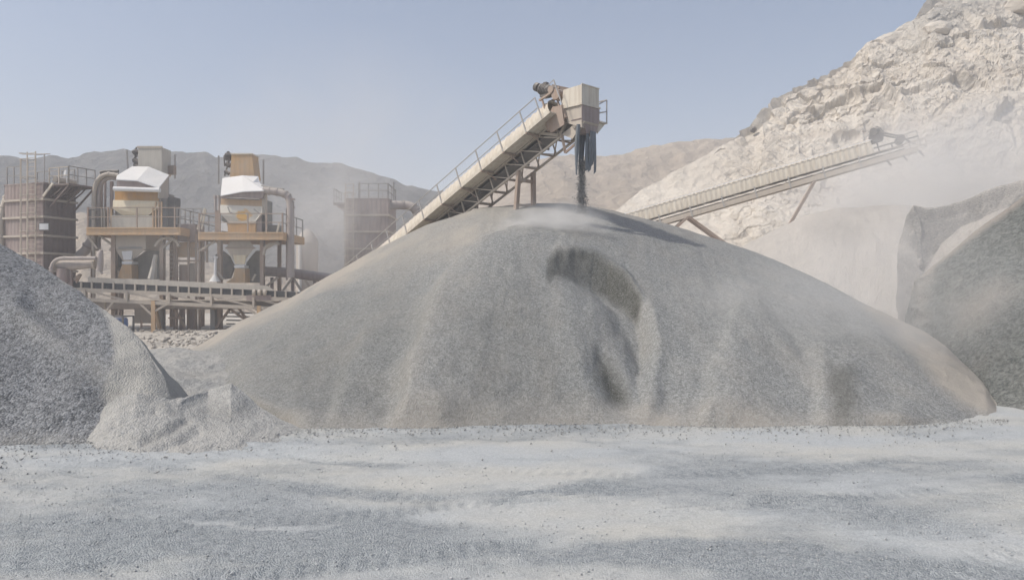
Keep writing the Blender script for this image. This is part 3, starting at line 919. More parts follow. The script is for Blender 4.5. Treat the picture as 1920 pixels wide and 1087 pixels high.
# boulders that stick out of the quarry face
def boulder(label, c, size, seed, mat, flat=.7):
    import bmesh
    bm = bmesh.new(); bmesh.ops.create_icosphere(bm, subdivisions=3, radius=1)
    V = np.array([v.co[:] for v in bm.verts])
    r = np.random.default_rng(seed)
    for _ in range(11):                                     # chop planar facets
        d = r.normal(size=3); d /= np.linalg.norm(d); k = r.uniform(.55, .9)
        s = V @ d; V = V - np.clip(s - k, 0, None)[:, None] * d
    V = V * (1 + .05 * vnoise(V[:, 0] * 3, V[:, 1] * 3, V[:, 2] * 3, seed))[:, None] * np.array(size)
    for v, q in zip(bm.verts, V): v.co = q
    me = bpy.data.meshes.new('boulder'); bm.to_mesh(me); bm.free(); me.materials.append(mat)
    o = bpy.data.objects.new('boulder', me); COL.objects.link(o); o.location = c
    o.rotation_euler = (r.uniform(-.3, .3), r.uniform(-.5, .1), r.uniform(0, 3))
    return tag(o, label, 'boulder')


boulder('large angular boulder standing out of the upper quarry face, below the skyline', at(1762, 60, 86.5), (2.1, 1.8, 1.25), 3, M['cliff'])
boulder('pale slab of rock at the top right corner of the quarry face', at(1905, 18, 88), (2.6, 2.0, 1.2), 5, M['cliff'])
boulder('small dark rock on the skyline at the left end of the quarry face', at(1412, 244, 83.5), (.42, .4, .45), 8, M['dark'])

# loose stones on the yard and rubble at the foot of the plant
def stones(name, label, n, sampler, smin, smax, mat, seed):
    r = np.random.default_rng(seed)
    base = np.array([(1, 0, 0), (-1, 0, 0), (0, 1, 0), (0, -1, 0), (0, 0, 1), (0, 0, -1)], float)
    tri = [(0, 2, 4), (2, 1, 4), (1, 3, 4), (3, 0, 4), (2, 0, 5), (1, 2, 5), (3, 1, 5), (0, 3, 5)]
    V = np.zeros((n, 6, 3)); P = sampler(r, n)
    s = smin * (smax / smin) ** (r.random(n) ** 2.2)
    q = base[None] * (1 + r.uniform(-.35, .35, (n, 6, 1))) * r.uniform(.6, 1.25, (n, 1, 3))
    a = r.uniform(0, 2 * PI, n); ca, sa = np.cos(a), np.sin(a)
    x = q[..., 0] * ca[:, None] - q[..., 1] * sa[:, None]; y = q[..., 0] * sa[:, None] + q[..., 1] * ca[:, None]
    V = np.stack([x, y, q[..., 2] * .7 + .25 * x], -1) * s[:, None, None] + P[:, None]
    me = bpy.data.meshes.new(name)
    idx = (np.array(tri)[None] + (np.arange(n) * 6)[:, None, None]).reshape(-1, 3)
    V = V.reshape(-1, 3); k = len(idx)
    me.vertices.add(len(V)); me.vertices.foreach_set('co', V.astype(np.float32).ravel())
    me.loops.add(k * 3); me.loops.foreach_set('vertex_index', idx.astype(np.int32).ravel())
    me.polygons.add(k); me.polygons.foreach_set('loop_start', np.arange(0, k * 3, 3, dtype=np.int32)); me.polygons.foreach_set('loop_total', np.full(k, 3, dtype=np.int32))
    me.update(calc_edges=True)
    o = bpy.data.objects.new(name, me); COL.objects.link(o); me.materials.append(mat)
    return tag(o, label, 'stones', kind='stuff')


def on_yard(r, n):
    y = 5.0 * (20 / 5.0) ** (r.random(n * 3)); u = r.uniform(-.72, .72, n * 3); x = u * y
    k = fbm(x * .35, y * .9, x * 0, 4, seed=401) + .35 * sstep(-1, -6, x) + .1 > r.uniform(-.25, .55, n * 3)
    x, y = x[k][:n], y[k][:n]
    while len(x) < n: x, y = np.concatenate([x, x])[:n], np.concatenate([y, y])[:n]
    return np.stack([x, y, g(x, y) + .004 + .05 * fbm(x * .35, y * .55, x * 0, 4, seed=3)], -1)


def on_gap(r, n):
    y = r.uniform(33, 52, n); x = (r.uniform(215, 480, n) - CX) * y / F
    return np.stack([x, y, g(x, y) + .05], -1)


ms, nt, b = new_mat('loose_stone')
oi = voro(nt, coords(nt), 6); sp = nt.nodes.new('ShaderNodeSeparateColor'); nt.links.new(oi.outputs['Color'], sp.inputs[0])
nt.links.new(mix(nt, sp.outputs[0], (.30, .31, .315), (.55, .55, .54)), b.inputs['Base Color']); b.inputs['Roughness'].default_value = .9
M['stone'] = ms
stones('loose_gravel', 'loose grey stones scattered over the dusty yard', 14000, on_yard, .005, .022, M['stone'], 5)
stones('rubble', 'pale rubble and clods on the ground before the plant', 900, on_gap, .04, .22, M['sand'], 6)


def at_foot(r, n):
    px = r.uniform(0, 1890, n)
    yb = np.interp(px, [0, 120, 170, 220, 330, 450, 560, 700, 900, 1100, 1300, 1450, 1600, 1700, 1800, 1890], [15.0, 15.1, 15.2, 15.3, 15.3, 15.9, 16.6, 17.0, 17.2, 17.35, 17.2, 17.1, 17.15, 17.3, 17.6, 18.2])
    y = yb + .25 - r.exponential(.6, n) + .25 * fbm(px * .02, px * 0, px * 0, 4, seed=7); x = (px - CX) * y / F
    return np.stack([x, y, g(x, y) + .03 + .05 * fbm(x * .35, y * .55, x * 0, 4, seed=3)], -1)


stones('spilled_gravel', 'loose stones rolled out along the foot of the front piles', 4200, at_foot, .008, .034, M['gravel_fine'], 25)
# ------------------------------------------------------------------ conveyors
class Frame:
    def __init__(s, O, A):
        """O a point, A another lower on the line; a runs uphill, b sideways to the viewer's side, c up from the belt"""
        s.O = Vector(O); s.u = (Vector(O) - Vector(A)).normalized()
        h = Vector((s.u.x, s.u.y, 0)).normalized()
        s.s = Vector((h.y, -h.x, 0))
        if s.s.y > 0: s.s = -s.s
        s.n = s.u.cross(s.s)
        if s.n.z < 0: s.n = -s.n
        s.h = h

    def __call__(s, a, b=0, c=0):
        return s.O + s.u * a + s.s * b + s.n * c

    def a_at_z(s, z):
        return (z - s.O.z) / s.u.z


def barrel_cover(fr, a0, a1, prof, pitch, amp):
    """corrugated sheet bent over the belt: prof is a list of (b, c), corrugations run across"""
    n = int((a1 - a0) / pitch * 4)
    mb = MB(); k = len(prof)
    cb = sum(p[0] for p in prof) / k; cc = min(p[1] for p in prof)
    for i in range(n + 1):
        a = a0 + (a1 - a0) * i / n
        e = amp * math.sin(2 * PI * i / 4 + .3)
        for (b, c) in prof:
            d = Vector((b - cb, c - cc)); d = d.normalized() if d.length > 0 else d
            mb.v.append(fr(a, b + d.x * e, c + d.y * e))
    for i in range(n):
        for j in range(k - 1):
            q = i * k + j
            mb.f.append((q, q + k, q + k + 1, q + 1))
    return mb


def truss(fr, a0, a1, step, b, c0, c1, w):
    mb = MB(); n = max(1, int(round((a1 - a0) / step)))
    mb.bar(fr(a0, b, c0), fr(a1, b, c0), w, up=fr.n); mb.bar(fr(a0, b, c1), fr(a1, b, c1), w, up=fr.n)
    for i in range(n + 1):
        a = a0 + (a1 - a0) * i / n
        mb.bar(fr(a, b, c0), fr(a, b, c1), w * .6, up=fr.u)
        if i < n:
            a2 = a0 + (a1 - a0) * (i + 1) / n
            mb.bar(fr(a, b, c0), fr(a2, b, c1), w * .55, up=fr.s)
    return mb


def motor(mb, c, axis, r, L):
    """finned electric motor: body, end bell, fan cowl, terminal box, foot"""
    c = Vector(c); ax = Vector(axis).normalized()
    mb.tube([c - ax * L / 2, c + ax * L / 2], r, 14)
    for i in range(6):
        p = c + ax * L * (-.36 + .14 * i); mb.tube([p - ax * .012, p + ax * .012], r * 1.1, 14)
    mb.tube([c + ax * L * .5, c + ax * L * .66], [r * .9, r * .8], 14)
    mb.tube([c - ax * L * .5, c - ax * L * .72], [r * .8, r * .3], 14)
    mb.bar(c + Vector((0, 0, r)), c + Vector((0, 0, r * 1.45)), r * .8, r * .7, up=ax)
    mb.bar(c - Vector((0, 0, r * 1.3)), c - Vector((0, 0, r * .9)), r * 1.7, r * 1.6, up=ax)


# --- the stockpile conveyor over the huge pile
fr = Frame(at(986, 246, 32.5), at(762, 436, 39.0))
cv = thing('stacking_conveyor', 'cream conveyor with handrail rising to a hooded chute over the huge grey pile', 'conveyor', (0, 32.5, 0))
A0 = fr.a_at_z(1.2); A1 = 1.55
prof = [(-.74, -.02), (-.73, .45), (-.76, .78), (-.88, 1.02), (-1.05, 1.14), (-1.24, 1.17), (-1.44, 1.12), (-1.6, 1.0), (-1.7, .76), (-1.72, .4), (-1.72, -.02)]
barrel_cover(fr, A0, 1.0, prof, .38, .045).build('belt_cover', M['cream'], cv, smooth=True)
mb = MB(); mb.obox(fr(A0, -.72, -.05), fr.u * (1.55 - A0), fr.s * .30, fr.n * .05); mb.obox(fr(A0, -.40, -.05), fr.u * (1.55 - A0), fr.s * .37, fr.n * .05)
mb.obox(fr(A0, -.035, -.07), fr.u * (1.55 - A0), fr.s * .03, fr.n * .17)
mb.build('walkway', M['cream'], cv)
mb = MB(); mb.obox(fr(A0, -1.66, -.34), fr.u * (2.3 - A0), fr.s * .86, fr.n * .03); mb.obox(fr(A0, -1.62, .18), fr.u * (2.3 - A0), fr.s * .78, fr.n * .03)
mb.build('belt', M['beltdust'], cv)
mb = truss(fr, A0, 2.2, 1.15, -.79, -.10, -.86, .09); mb.build('truss_frame', M['tan'], cv)
truss(fr, A0, 2.2, 1.15, -1.72, -.10, -.86, .09).build('truss_frame', M['tan'], cv)
mb = MB()
for i in range(18):
    a = 2.0 - 1.15 * i
    if a > A0: mb.bar(fr(a, -.79, -.86), fr(a, -1.72, -.86), .07); mb.bar(fr(a, -.79, -.86), fr(a - 1.15, -1.72, -.86), .05)
mb.build('cross_bracing', M['tansteel'], cv)
for i in range(14):
    a = 1.0 - 1.4 * i
    if a > A0: MB().tube([fr(a, -.82, -.42), fr(a, -1.66, -.42)], .06, 10).build('return_roller', M['dark'], cv, smooth=True)
posts = [0.0 - 1.63 * i for i in range(13)]
mb = MB(); mb.tube([fr(A0, 0, 1.02), fr(.02, 0, 1.02), fr(.45, 0, 1.02), fr(1.05, -.0, 1.02)], .024, 6); mb.tube([fr(A0, 0, .53), fr(1.05, 0, .53)], .02, 6)
mb.tube([fr(1.62, -.1, 1.12), fr(2.15, -.2, 1.22)], .022, 6)
rail = mb.build('handrail', M['gal'], cv)
for a in posts:
    if a > A0: MB().bar(fr(a, 0, -.02), fr(a, 0, 1.04), .05, up=fr.u).build('post', M['gal'], rail)
for a in (1.05, 2.15):
    MB().bar(fr(a, -.2 if a > 2 else 0, -.02), fr(a, -.2 if a > 2 else 0, 1.22 if a > 2 else 1.04), .045, up=fr.u).build('post', M['gal'], rail)
for a in posts:
    if a > A0:
        mb = MB(); mb.bar(fr(a, .04, -.11), fr(a, -1.5, -.11), .07, .08, up=fr.n); mb.bar(fr(a, -.3, -.14), fr(a, -.79, -.5), .05)
        mb.build('bracket', M['tansteel'], cv)
# trestles: two A-frames, their feet under the gravel
for a, spread in ((-1.75, .55), (-6.4, .5), (-11.5, .4)):
    ft = 0.0
    p1, p2 = fr(a, -.79, -.86), fr(a, -1.72, -.86)
    mb = MB()
    down1 = Vector((p1.x - fr.h.x * spread * 1.1 + fr.s.x * .25, p1.y - fr.h.y * spread * 1.1, ft)); down2 = Vector((p2.x + fr.h.x * spread * .2, p2.y, ft))
    mb.bar(p1, down1, .2, .16, up=fr.h); mb.build('trestle_leg', M['tansteel'], cv)
    MB().bar(p2, down2, .2, .16, up=fr.h).build('trestle_leg', M['tansteel'], cv)
    mb = MB()
    q = lambda p, d, t: p.lerp(d, t)
    mb.bar(q(p1, down1, .05), q(p2, down2, .05), .14, .14); mb.bar(q(p1, down1, .18), q(p2, down2, .18), .1, .1); mb.bar(q(p1, down1, .55), q(p2, down2, .2), .08, .08); mb.bar(q(p1, down1, .6), q(p2, down2, .62), .1)
    mb.build('trestle_brace', M['tansteel'], cv)

# head: hood, chute, curtain, drive
h, s, Z = fr.h, fr.s, Vector((0, 0, 1))
C = fr(2.95, -.62, 0); C.z = 0                                        # near vertical corner of the hood
def HP(f, b, z): return C + h * f + s * b + Z * z                      # f forward of the corner, b to the viewer's side
zt, zf, zm, zb = 11.80, 11.02, 10.55, 9.80
hood = MB()
W_, L_ = 1.12, 1.15
hood.hexa([HP(-L_, 0, zf), HP(0, 0, zf), HP(0, -W_, zf), HP(-L_, -W_, zf), HP(-L_ * .93, -.03, zt - .02), HP(0, 0, zt), HP(0, -W_, zt), HP(-L_ * .93, -W_ + .03, zt - .02)])
hd = hood.build('discharge_hood', M['cream'], cv)
MB().obox(HP(-L_ - .08, .05, zf - .07), h * (L_ + .12), -s * .06, Z * .09).build('flange', M['cream'], hd); MB().obox(HP(.0, .05 - .061, zf - .07), h * .05, -s * (W_ + .04), Z * .07).build('flange', M['cream'], hd)
MB().obox(HP(-.02, .012, zt), h * .05, -s * (W_ + .024), Z * .04).build('rim', M['cream'], hd)
mb = MB()
mb.hexa([HP(-.78, .0 - .02, zm - .25), HP(-.02, -.02, zm - .55), HP(-.02, -W_ + .02, zm - .55), HP(-.78, -W_ + .02, zm - .25), HP(-L_ + .05, -.02, zf - .07), HP(-.02, -.02, zf - .07), HP(-.02, -W_ + .02, zf - .07), HP(-L_ + .05, -W_ + .02, zf - .07)])
mb.build('chute_body', M['tan'], cv)
mb = MB()
mb.hexa([HP(-.42, -.30, zb), HP(.03, -.30, zb), HP(.03, -.86, zb), HP(-.42, -.86, zb), HP(-.6, .015, zf - .62), HP(.02, .015, zf - .62), HP(.02, -W_ - .015, zf - .62), HP(-.6, -W_ - .015, zf - .62)])
mb.hexa([HP(-.01, .012, zf - .62), HP(.022, .012, zf - .62), HP(.022, -W_ - .012, zf - .62), HP(-.01, -W_ - .012, zf - .62), HP(-.01, .012, zf - .075), HP(.022, .012, zf - .075), HP(.022, -W_ - .012, zf - .075), HP(-.01, -W_ - .012, zf - .075)])
mb.build('chute', M['tower'], cv)
cur = random.Random(4)
for b0, b1, zl, f_ in ((-.30, -.47, 8.30, .02), (-.455, -.63, 8.18, .035), (-.60, -.75, 8.42, .015), (-.73, -.87, 8.12, .03), (-.31, -.45, 8.1, -.38), (-.42, -.62, 8.3, -.37), (-.6, -.85, 8.25, -.36)):
    mb = MB(); n = 7
    L = []
    for i in range(n + 1):
        t = i / n; z = zb + .12 + (zl - zb - .12) * t
        L.append((f_ + .05 * math.sin(2.2 * t + b0 * 9) - .05 * t, z))
    for (f0, z0), (f1, z1) in zip(L, L[1:]):
        mb.hexa([HP(f1, b0, z1), HP(f1 + .025, b0, z1), HP(f1 + .025, b1, z1 + (.12 if z1 == L[-1][1] else 0)), HP(f1, b1, z1 + (.12 if z1 == L[-1][1] else 0)), HP(f0, b0, z0), HP(f0 + .025, b0, z0), HP(f0 + .025, b1, z0), HP(f0, b1, z0)])
    mb.build('rubber_curtain', M['bluegrey'], cv)
# dark scraper strand hanging on the viewer's side
mb = MB(); mb.tube([HP(-.18, -.0, zb + .35), HP(-.26, .02, zb - .5), HP(-.3, .0, zb - 1.1), HP(-.28, .02, zb - 1.75)], [.09, .1, .07, .03], 7); mb.build('rubber_strip', M['bluegrey'], cv, smooth=True)
# head frame under the hood
for p, q in ((fr(2.2, -.79, -.1), HP(-.2, -.05, zf - .1)), (fr(2.2, -.79, -.86), HP(-.5, -.05, zm - .5)), (fr(2.2, -1.72, -.86), HP(-.5, -W_ + .05, zm - .5)), (fr(1.0, -.79, -.86), fr(2.1, -.79, -.1)), (fr(.2, -.79, -.12), fr(1.2, -.79, -.86))):
    MB().bar(p, q, .12).build('head_brace', M['tan'], cv)
mb = MB(); mb.prism([fr(1.3, -.7, -.9), fr(2.35, -.7, -.8), fr(2.6, -.7, -1.05), fr(1.7, -.7, -1.35)], -s * .9); mb.build('scraper_plate', M['tan'], cv)
mb = MB(); a = fr(1.25, -.72, -.86); bq = a + Vector((.14, 0, -.78)); mb.bar(a, bq, .11); mb.bar(bq, a + Vector((.72, -.3, -.3)), .09); mb.build('hanger_bracket', M['tansteel'], cv)
mb = MB(); mb.tube([fr(2.0, -.70, .0), fr(2.0, -1.8, .0)], .36, 20); mb.build('head_pulley', M['dark'], cv, smooth=True)
mb = MB(); mb.obox(fr(.75, -.70, -.42), fr.u * 1.15, fr.s * .22, fr.n * .62); mb.prism([fr(.95, -.47, -.62), fr(1.75, -.47, -.72), fr(1.95, -.47, .1), fr(1.5, -.47, .35), fr(.85, -.47, .0)], fr.s * .06)
mb.build('pulley_guard', M['tansteel'], cv)
mb = MB(); mc = fr(1.05, -.95, 1.62); motor(mb, mc, h * .9 - Z * .35 - s * .1, .24, .62); mb.tube([mc - h * .45 + Z * .2, mc - h * .62 + Z * .28], .2, 12)
mb.build('drive_motor', M['dark'], cv, smooth=True)
mb = MB(); mb.bar(fr(1.5, -.75, 1.35), fr(1.95, -1.3, .95), .34, .3); mb.tube([fr(1.75, -.55, .85), fr(1.75, -1.3, .85)], .24, 14); mb.tube([fr(1.62, -.66, 1.18), fr(1.62, -.5, 1.18)], .16, 14); mb.build('gearbox', M['tansteel'], cv)
mb = MB()
for q in ((.75, -.8), (.75, -1.4), (1.6, -.72), (1.6, -1.45)): mb.bar(fr(q[0], q[1], .1), fr(q[0] + .05, q[1], 1.35), .07, up=h)
mb.bar(fr(.65, -.8, 1.33), fr(1.95, -.72, 1.1), .09); mb.bar(fr(.65, -1.4, 1.33), fr(1.95, -1.45, 1.1), .09); mb.build('motor_mount', M['tansteel'], cv)
mb = MB(); x0 = HP(-.95, -W_, 0)
mb.obox(HP(-.95, -W_ - .03, zf - .62), h * .95, -s * .55, Z * .06); mb.prism([HP(-.1, -W_ - .03, zf - .65), HP(-.1, -W_ - .5, zf - .65), HP(-.1, -W_ - .03, zf - 1.1)], -h * .06)
mb.build('service_platform', M['cream'], cv)
mb = MB()
for f in (-.92, -.02): mb.bar(HP(f, -W_ - .55, zf - .6), HP(f, -W_ - .55, zf + .42), .05)
mb.bar(HP(-.02, -W_ - .02, zf + .15), HP(-.02, -W_ - .55, zf + .42), .045); mb.bar(HP(-.92, -W_ - .55, zf + .42), HP(-.02, -W_ - .55, zf + .42), .045); mb.bar(HP(-.02, -W_ - .02, zf - .22), HP(-.02, -W_ - .55, zf - .08), .04); mb.bar(HP(-.92, -W_ - .55, zf - .08), HP(-.02, -W_ - .55, zf - .08), .04)
mb.build('platform_rail', M['gal'], cv)

# the gravel falling from the chute
drop = HP(-.2, -.42, 0)
def falling(r, n):
    t = r.random(n) ** .85; z = 8.75 - t * (8.75 - 6.45)
    wd = .045 + .09 * t
    clump = .06 * np.sin(z * 5.0 + r.integers(0, 3, n) * 2.1)
    return np.stack([drop.x - .12 + clump * .8 + r.normal(0, 1, n) * wd, drop.y + .1 + r.normal(0, 1, n) * wd, z], -1)
stones('falling_gravel', 'dark gravel falling from the rubber curtain onto the huge pile', 7000, falling, .009, .034, M['gravel_left'], 15)

dust_cloud('faint dust hanging round the falling gravel', (drop.x - .1, drop.y + .1, 7.3), (.6, .5, 1.7), .7, (1.5, .3, .7, .1))

# --- the second conveyor before the quarry face
f2 = Frame(at(1635, 287, 55.0), at(1222, 408, 60.5))
c2 = thing('inclined_conveyor', 'long pale ribbed conveyor climbing to the right in front of the quarry face', 'conveyor', (14, 58, 0))
A0 = f2.a_at_z(1.0); Ls = f2.a_at_z(1.0)
prof2 = [(.0, -.04), (.0, .6), (-.04, .84), (-.2, 1.04), (-.5, 1.15), (-.85, 1.06), (-1.02, .8), (-1.05, -.04)]
barrel_cover(f2, A0, .15, prof2, .40, .04).build('belt_cover', M['cream'], c2, smooth=True)
mb = MB(); mb.bar(f2(A0, .03, .96), f2(.2, .03, .96), .05, .06, up=f2.n); mb.build('cover_edge', M['white'], c2)
mb = MB(); mb.obox(f2(A0, -.95, -.36), f2.u * (2.2 - A0), f2.s * .8, f2.n * .04); mb.obox(f2(A0, -.95, -.08), f2.u * (2.2 - A0), f2.s * .8, f2.n * .04); mb.build('belt', M['beltdust'], c2)
mb = truss(f2, A0, 3.6, 2.4, -.06, -.03, -.46, .07)
mb.build('truss_frame', M['tan'], c2)
mb = MB(); mb.obox(f2(A0, -.12, -.80), f2.u * (3.0 - A0), f2.s * .14, f2.n * .30); mb.obox(f2(A0, -1.02, -.80), f2.u * (3.0 - A0), f2.s * .14, f2.n * .30); mb.build('side_beam', M['tan'], c2)
for i in range(12):
    a = -1.0 - 2.55 * i
    if a > A0: MB().obox(f2(a, .025, -.86), f2.u * .10, f2.s * .06, f2.n * .92).build('post', M['gal'], c2)
for i in range(8):
    a = -1.5 - 3 * i
    if a > A0: MB().tube([f2(a, -.05, -.44), f2(a, -1.0, -.44)], .07, 8).build('return_roller', M['dark'], c2, smooth=True)
def ground_pt(p, dx, dy): return Vector((p.x + dx, p.y + dy, .2))
pa = f2(-4.3, -.1, -.8); pb = at(1478, 425, pa.y)
MB().bar(pa, pb + (pb - pa) * .5, .26, .22).build('trestle_leg', M['tansteel'], c2)
MB().bar(pa + Vector((.3, .9, 0)), pb + (pb - pa) * .5 + Vector((.3, .9, 0)), .26, .22).build('trestle_leg', M['tansteel'], c2)
pc = at(1291, 406, f2(-13.9).y)
for dx, sgn in ((3.6, 1), (-2.2, -1)):
    for dy in (0, .95):
        MB().bar(pc + Vector((0, dy, 0)), pc + Vector((dx, dy, -2.6 if sgn > 0 else -2.0)) + Vector((dx, 0, -2.6 if sgn > 0 else -2.0)) * .6, .22, .18).build('trestle_leg', M['tansteel'], c2)
# drive head, half lost in dust
mb = MB(); mb.prism([f2(.3, -.1, .7), f2(.1, -.1, 1.1), f2(.35, -.1, 1.75), f2(.85, -.1, 1.85), f2(1.2, -.1, 1.35), f2(1.0, -.1, .75)], -f2.s * .7); mb.tube([f2(.5, .05, 1.5), f2(.9, -.5, 1.6)], .28, 12); mb.build('drive_motor', M['dark'], c2)
mb = MB(); mb.bar(f2(.9, -.1, 1.35), f2(2.4, -.1, .45), .12); mb.bar(f2(.9, -.9, 1.35), f2(2.4, -.9, .45), .12); mb.tube([f2(2.1, .1, .42), f2(2.1, -1.1, .42)], .3, 12); mb.bar(f2(2.6, .02, .0), f2(2.2, .02, .5), .12); mb.bar(f2(.2, .0, .3), f2(3.2, .0, .25), .1); mb.bar(f2(1.4, .0, .0), f2(1.4, .0, .3), .09); mb.bar(f2(.5, .0, .0), f2(.5, .0, .8), .09)
mb.build('drive_frame', M['dark'], c2)
mb = MB(); mb.bar(f2(2.1, -1.0, .75), f2(3.4, -1.0, .8), .06); mb.bar(f2(3.4, -1.0, .8), f2(3.4, -1.0, -.5), .06); mb.bar(f2(2.7, -1.0, .78), f2(2.7, -1.0, -.5), .06); mb.build('handrail', M['gal'], c2)
for a in (.8, 1.9, 3.0): MB().bar(f2(a, .0, -.8), f2(a + .2, .0, -1.3), .12).build('hanger', M['dark'], c2)


# ------------------------------------------------------------------ plant
PY_ = 53.0


def X_(px, Y=PY_): return (px - CX) * Y / F
def Z_(py, Y=PY_): return CAMZ + (CY - py) * Y / F


def face(mb, poly, Y, depth):
    """flat panel facing the yard: an outline at depth Y, `depth` metres thick"""
    return mb.prism([at(x, y, Y) for x, y in poly], (0, depth, 0))


def block(mb, x0, x1, y0, y1, Y, depth):
    """a box measured on its front face, square in plan"""
    return mb.box(X_(x0, Y), X_(x1, Y), Y, Y + depth, Z_(y1, Y), Z_(y0, Y))


def railing(root, p0, p1, n, hgt=1.15, mat='gal', r=.03, name='railing', mid=True):
    p0, p1 = Vector(p0), Vector(p1); mb = MB()
    mb.bar(p0 + Z * hgt, p1 + Z * hgt, .06)
    if mid: mb.bar(p0 + Z * hgt * .5, p1 + Z * hgt * .5, .05)
    rl = mb.build(name, M[mat], root)
    for i in range(n + 1):
        p = p0.lerp(p1, i / n); MB().bar(p, p + Z * (hgt + .02), .07).build('post', M[mat], rl)
    return rl


def duct(root, pts, r, mat='pipe', rad=.8, name='duct', bands=True):
    path = arc_pts(pts, rad, 6); mb = MB().tube(path, r, 14)
    o = mb.build(name, M[mat], root, smooth=True)
    if bands:
        for p, q in zip(pts, pts[1:]):
            p, q = Vector(p), Vector(q)
            for t in (.3, .7):
                m = p.lerp(q, t); d = (q - p).normalized() * .05
                MB().tube([m - d, m + d], r * 1.14, 14).build('flange', M[mat], o, smooth=True)
    return o


def leg_to_ground(root, px0, px1, py, Y, mat='tansteel', d=.32):
    z = Z_(py, Y); x0, x1 = X_(px0, Y), X_(px1, Y)
    mb = MB().box(x0, x1, Y, Y + .06, -.3, z).box(x0, x1, Y + d, Y + d + .06, -.3, z).box((x0 + x1) / 2 - .03, (x0 + x1) / 2 + .03, Y + .06, Y + d, -.3, z)
    return mb.build('leg', M[mat], root)


def ladder_cage(root, px, py0, py1, Y, wpx=17, mat='tan', hoops=True):
    x0, x1 = X_(px, Y), X_(px + wpx, Y); z0, z1 = Z_(py1, Y), Z_(py0, Y)
    mb = MB().bar((x0, Y, z0), (x0, Y, z1), .06).bar((x1, Y, z0), (x1, Y, z1), .06)
    n = int((z1 - z0) / .32)
    for i in range(n): mb.bar((x0, Y, z0 + .3 + i * .32), (x1, Y, z0 + .3 + i * .32), .035)
    ld = mb.build('ladder', M[mat], root)
    if hoops:
        mb = MB(); xm, w_ = (x0 + x1) / 2, (x1 - x0) / 2 + .12
        zs = [z0 + 2.2 + i * 1.25 for i in range(int((z1 - z0 - 2.2) / 1.25) + 1)]
        for z in zs: mb.tube([(xm + w_ * math.cos(t), Y - .02 + -.72 * math.sin(t), z) for t in np.linspace(0, PI, 9)], .028, 5)
        for t in (.25 * PI, .5 * PI, .75 * PI):
            p = (xm + w_ * math.cos(t), Y - .02 - .72 * math.sin(t)); mb.bar((*p, zs[0]), (*p, zs[-1]), .04)
        mb.build('safety_cage', M[mat], ld)
    return ld


# --- filter towers
def filter_tower(label, x0, x1, top, bottom, Y, depth, ribs, mats, group):
    t = thing('filter_tower', label, 'filter tower', (X_((x0 + x1) / 2, Y), Y + depth / 2, 0), group)
    X0, X1, zt = X_(x0, Y), X_(x1, Y), Z_(top, Y)
    # body: vertical corrugations on every wall
    def wall(p, q, out, mat):
        mb = MB(); p, q, out = Vector(p), Vector(q), Vector(out)
        k = int((q - p).length / .09)
        for i in range(k + 1):
            v = p.lerp(q, i / k) + out * (.02 if (i // 2) % 2 else 0)
            mb.v += [Vector((v.x, v.y, -.2)), Vector((v.x, v.y, zt))]
        for i in range(k): mb.f.append((2 * i, 2 * i + 2, 2 * i + 3, 2 * i + 1))
        mb.build('wall', M[mat], t)
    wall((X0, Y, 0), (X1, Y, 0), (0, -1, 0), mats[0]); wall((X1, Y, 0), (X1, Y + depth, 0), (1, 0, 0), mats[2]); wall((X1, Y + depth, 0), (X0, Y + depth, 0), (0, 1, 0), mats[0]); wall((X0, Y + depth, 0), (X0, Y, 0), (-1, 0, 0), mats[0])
    MB().box(X0 - .04, X1 + .04, Y - .04, Y + depth + .04, zt, zt + .10).build('roof', M[mats[0]], t)
    for py in ribs:
        z = Z_(py, Y)
        MB().box(X0 - .10, X1 + .12, Y - .14, Y + depth + .12, z - .09, z + .06).build('stiffener', M[mats[1]], t)
    return t, X0, X1, zt


Yt = 52.0
t, X0, X1, zt = filter_tower('tall faded red brown filter tower with a caged ladder at the left edge', -22, 82, 344, 600, Yt, 2.5, (373, 406, 441, 474, 507, 540), ('tower', 'tan', 'towershade_dark'), 'filter towers')  # right wall painted in the shaded tone
ladder_cage(t, 44, 283, 560, Yt - .30, 22, 'tan')
mb = MB(); zl = Z_(283, Yt - .3)
xs = [X_(24, Yt), X_(77, Yt)]
mb.tube(arc_pts([(xs[0] + .5, Yt - .3, zl - .12), (xs[0], Yt - .3, zl), (xs[0] + .1, Yt + .8, zl + .1), (xs[1] - .1, Yt + .8, zl), (xs[1], Yt - .3, zl - .25), (xs[0] + .5, Yt - .3, zl - .12)], .25), .035, 6)
for x in (X_(51, Yt), X_(75, Yt)): mb.bar((x, Yt + .25, zt), (x, Yt + .25, zl - .1), .06)
mb.build('ladder_hoop', M['gal'], t)
railing(t, (X0 + .1, Yt + .1, zt + .1), (X0 + 1.5, Yt + .1, zt + .1), 2, 1.25, 'steel'); railing(t, (X0 + .1, Yt + 2.4, zt + .1), (X1, Yt + 2.4, zt + .1), 3, 1.25, 'steel')
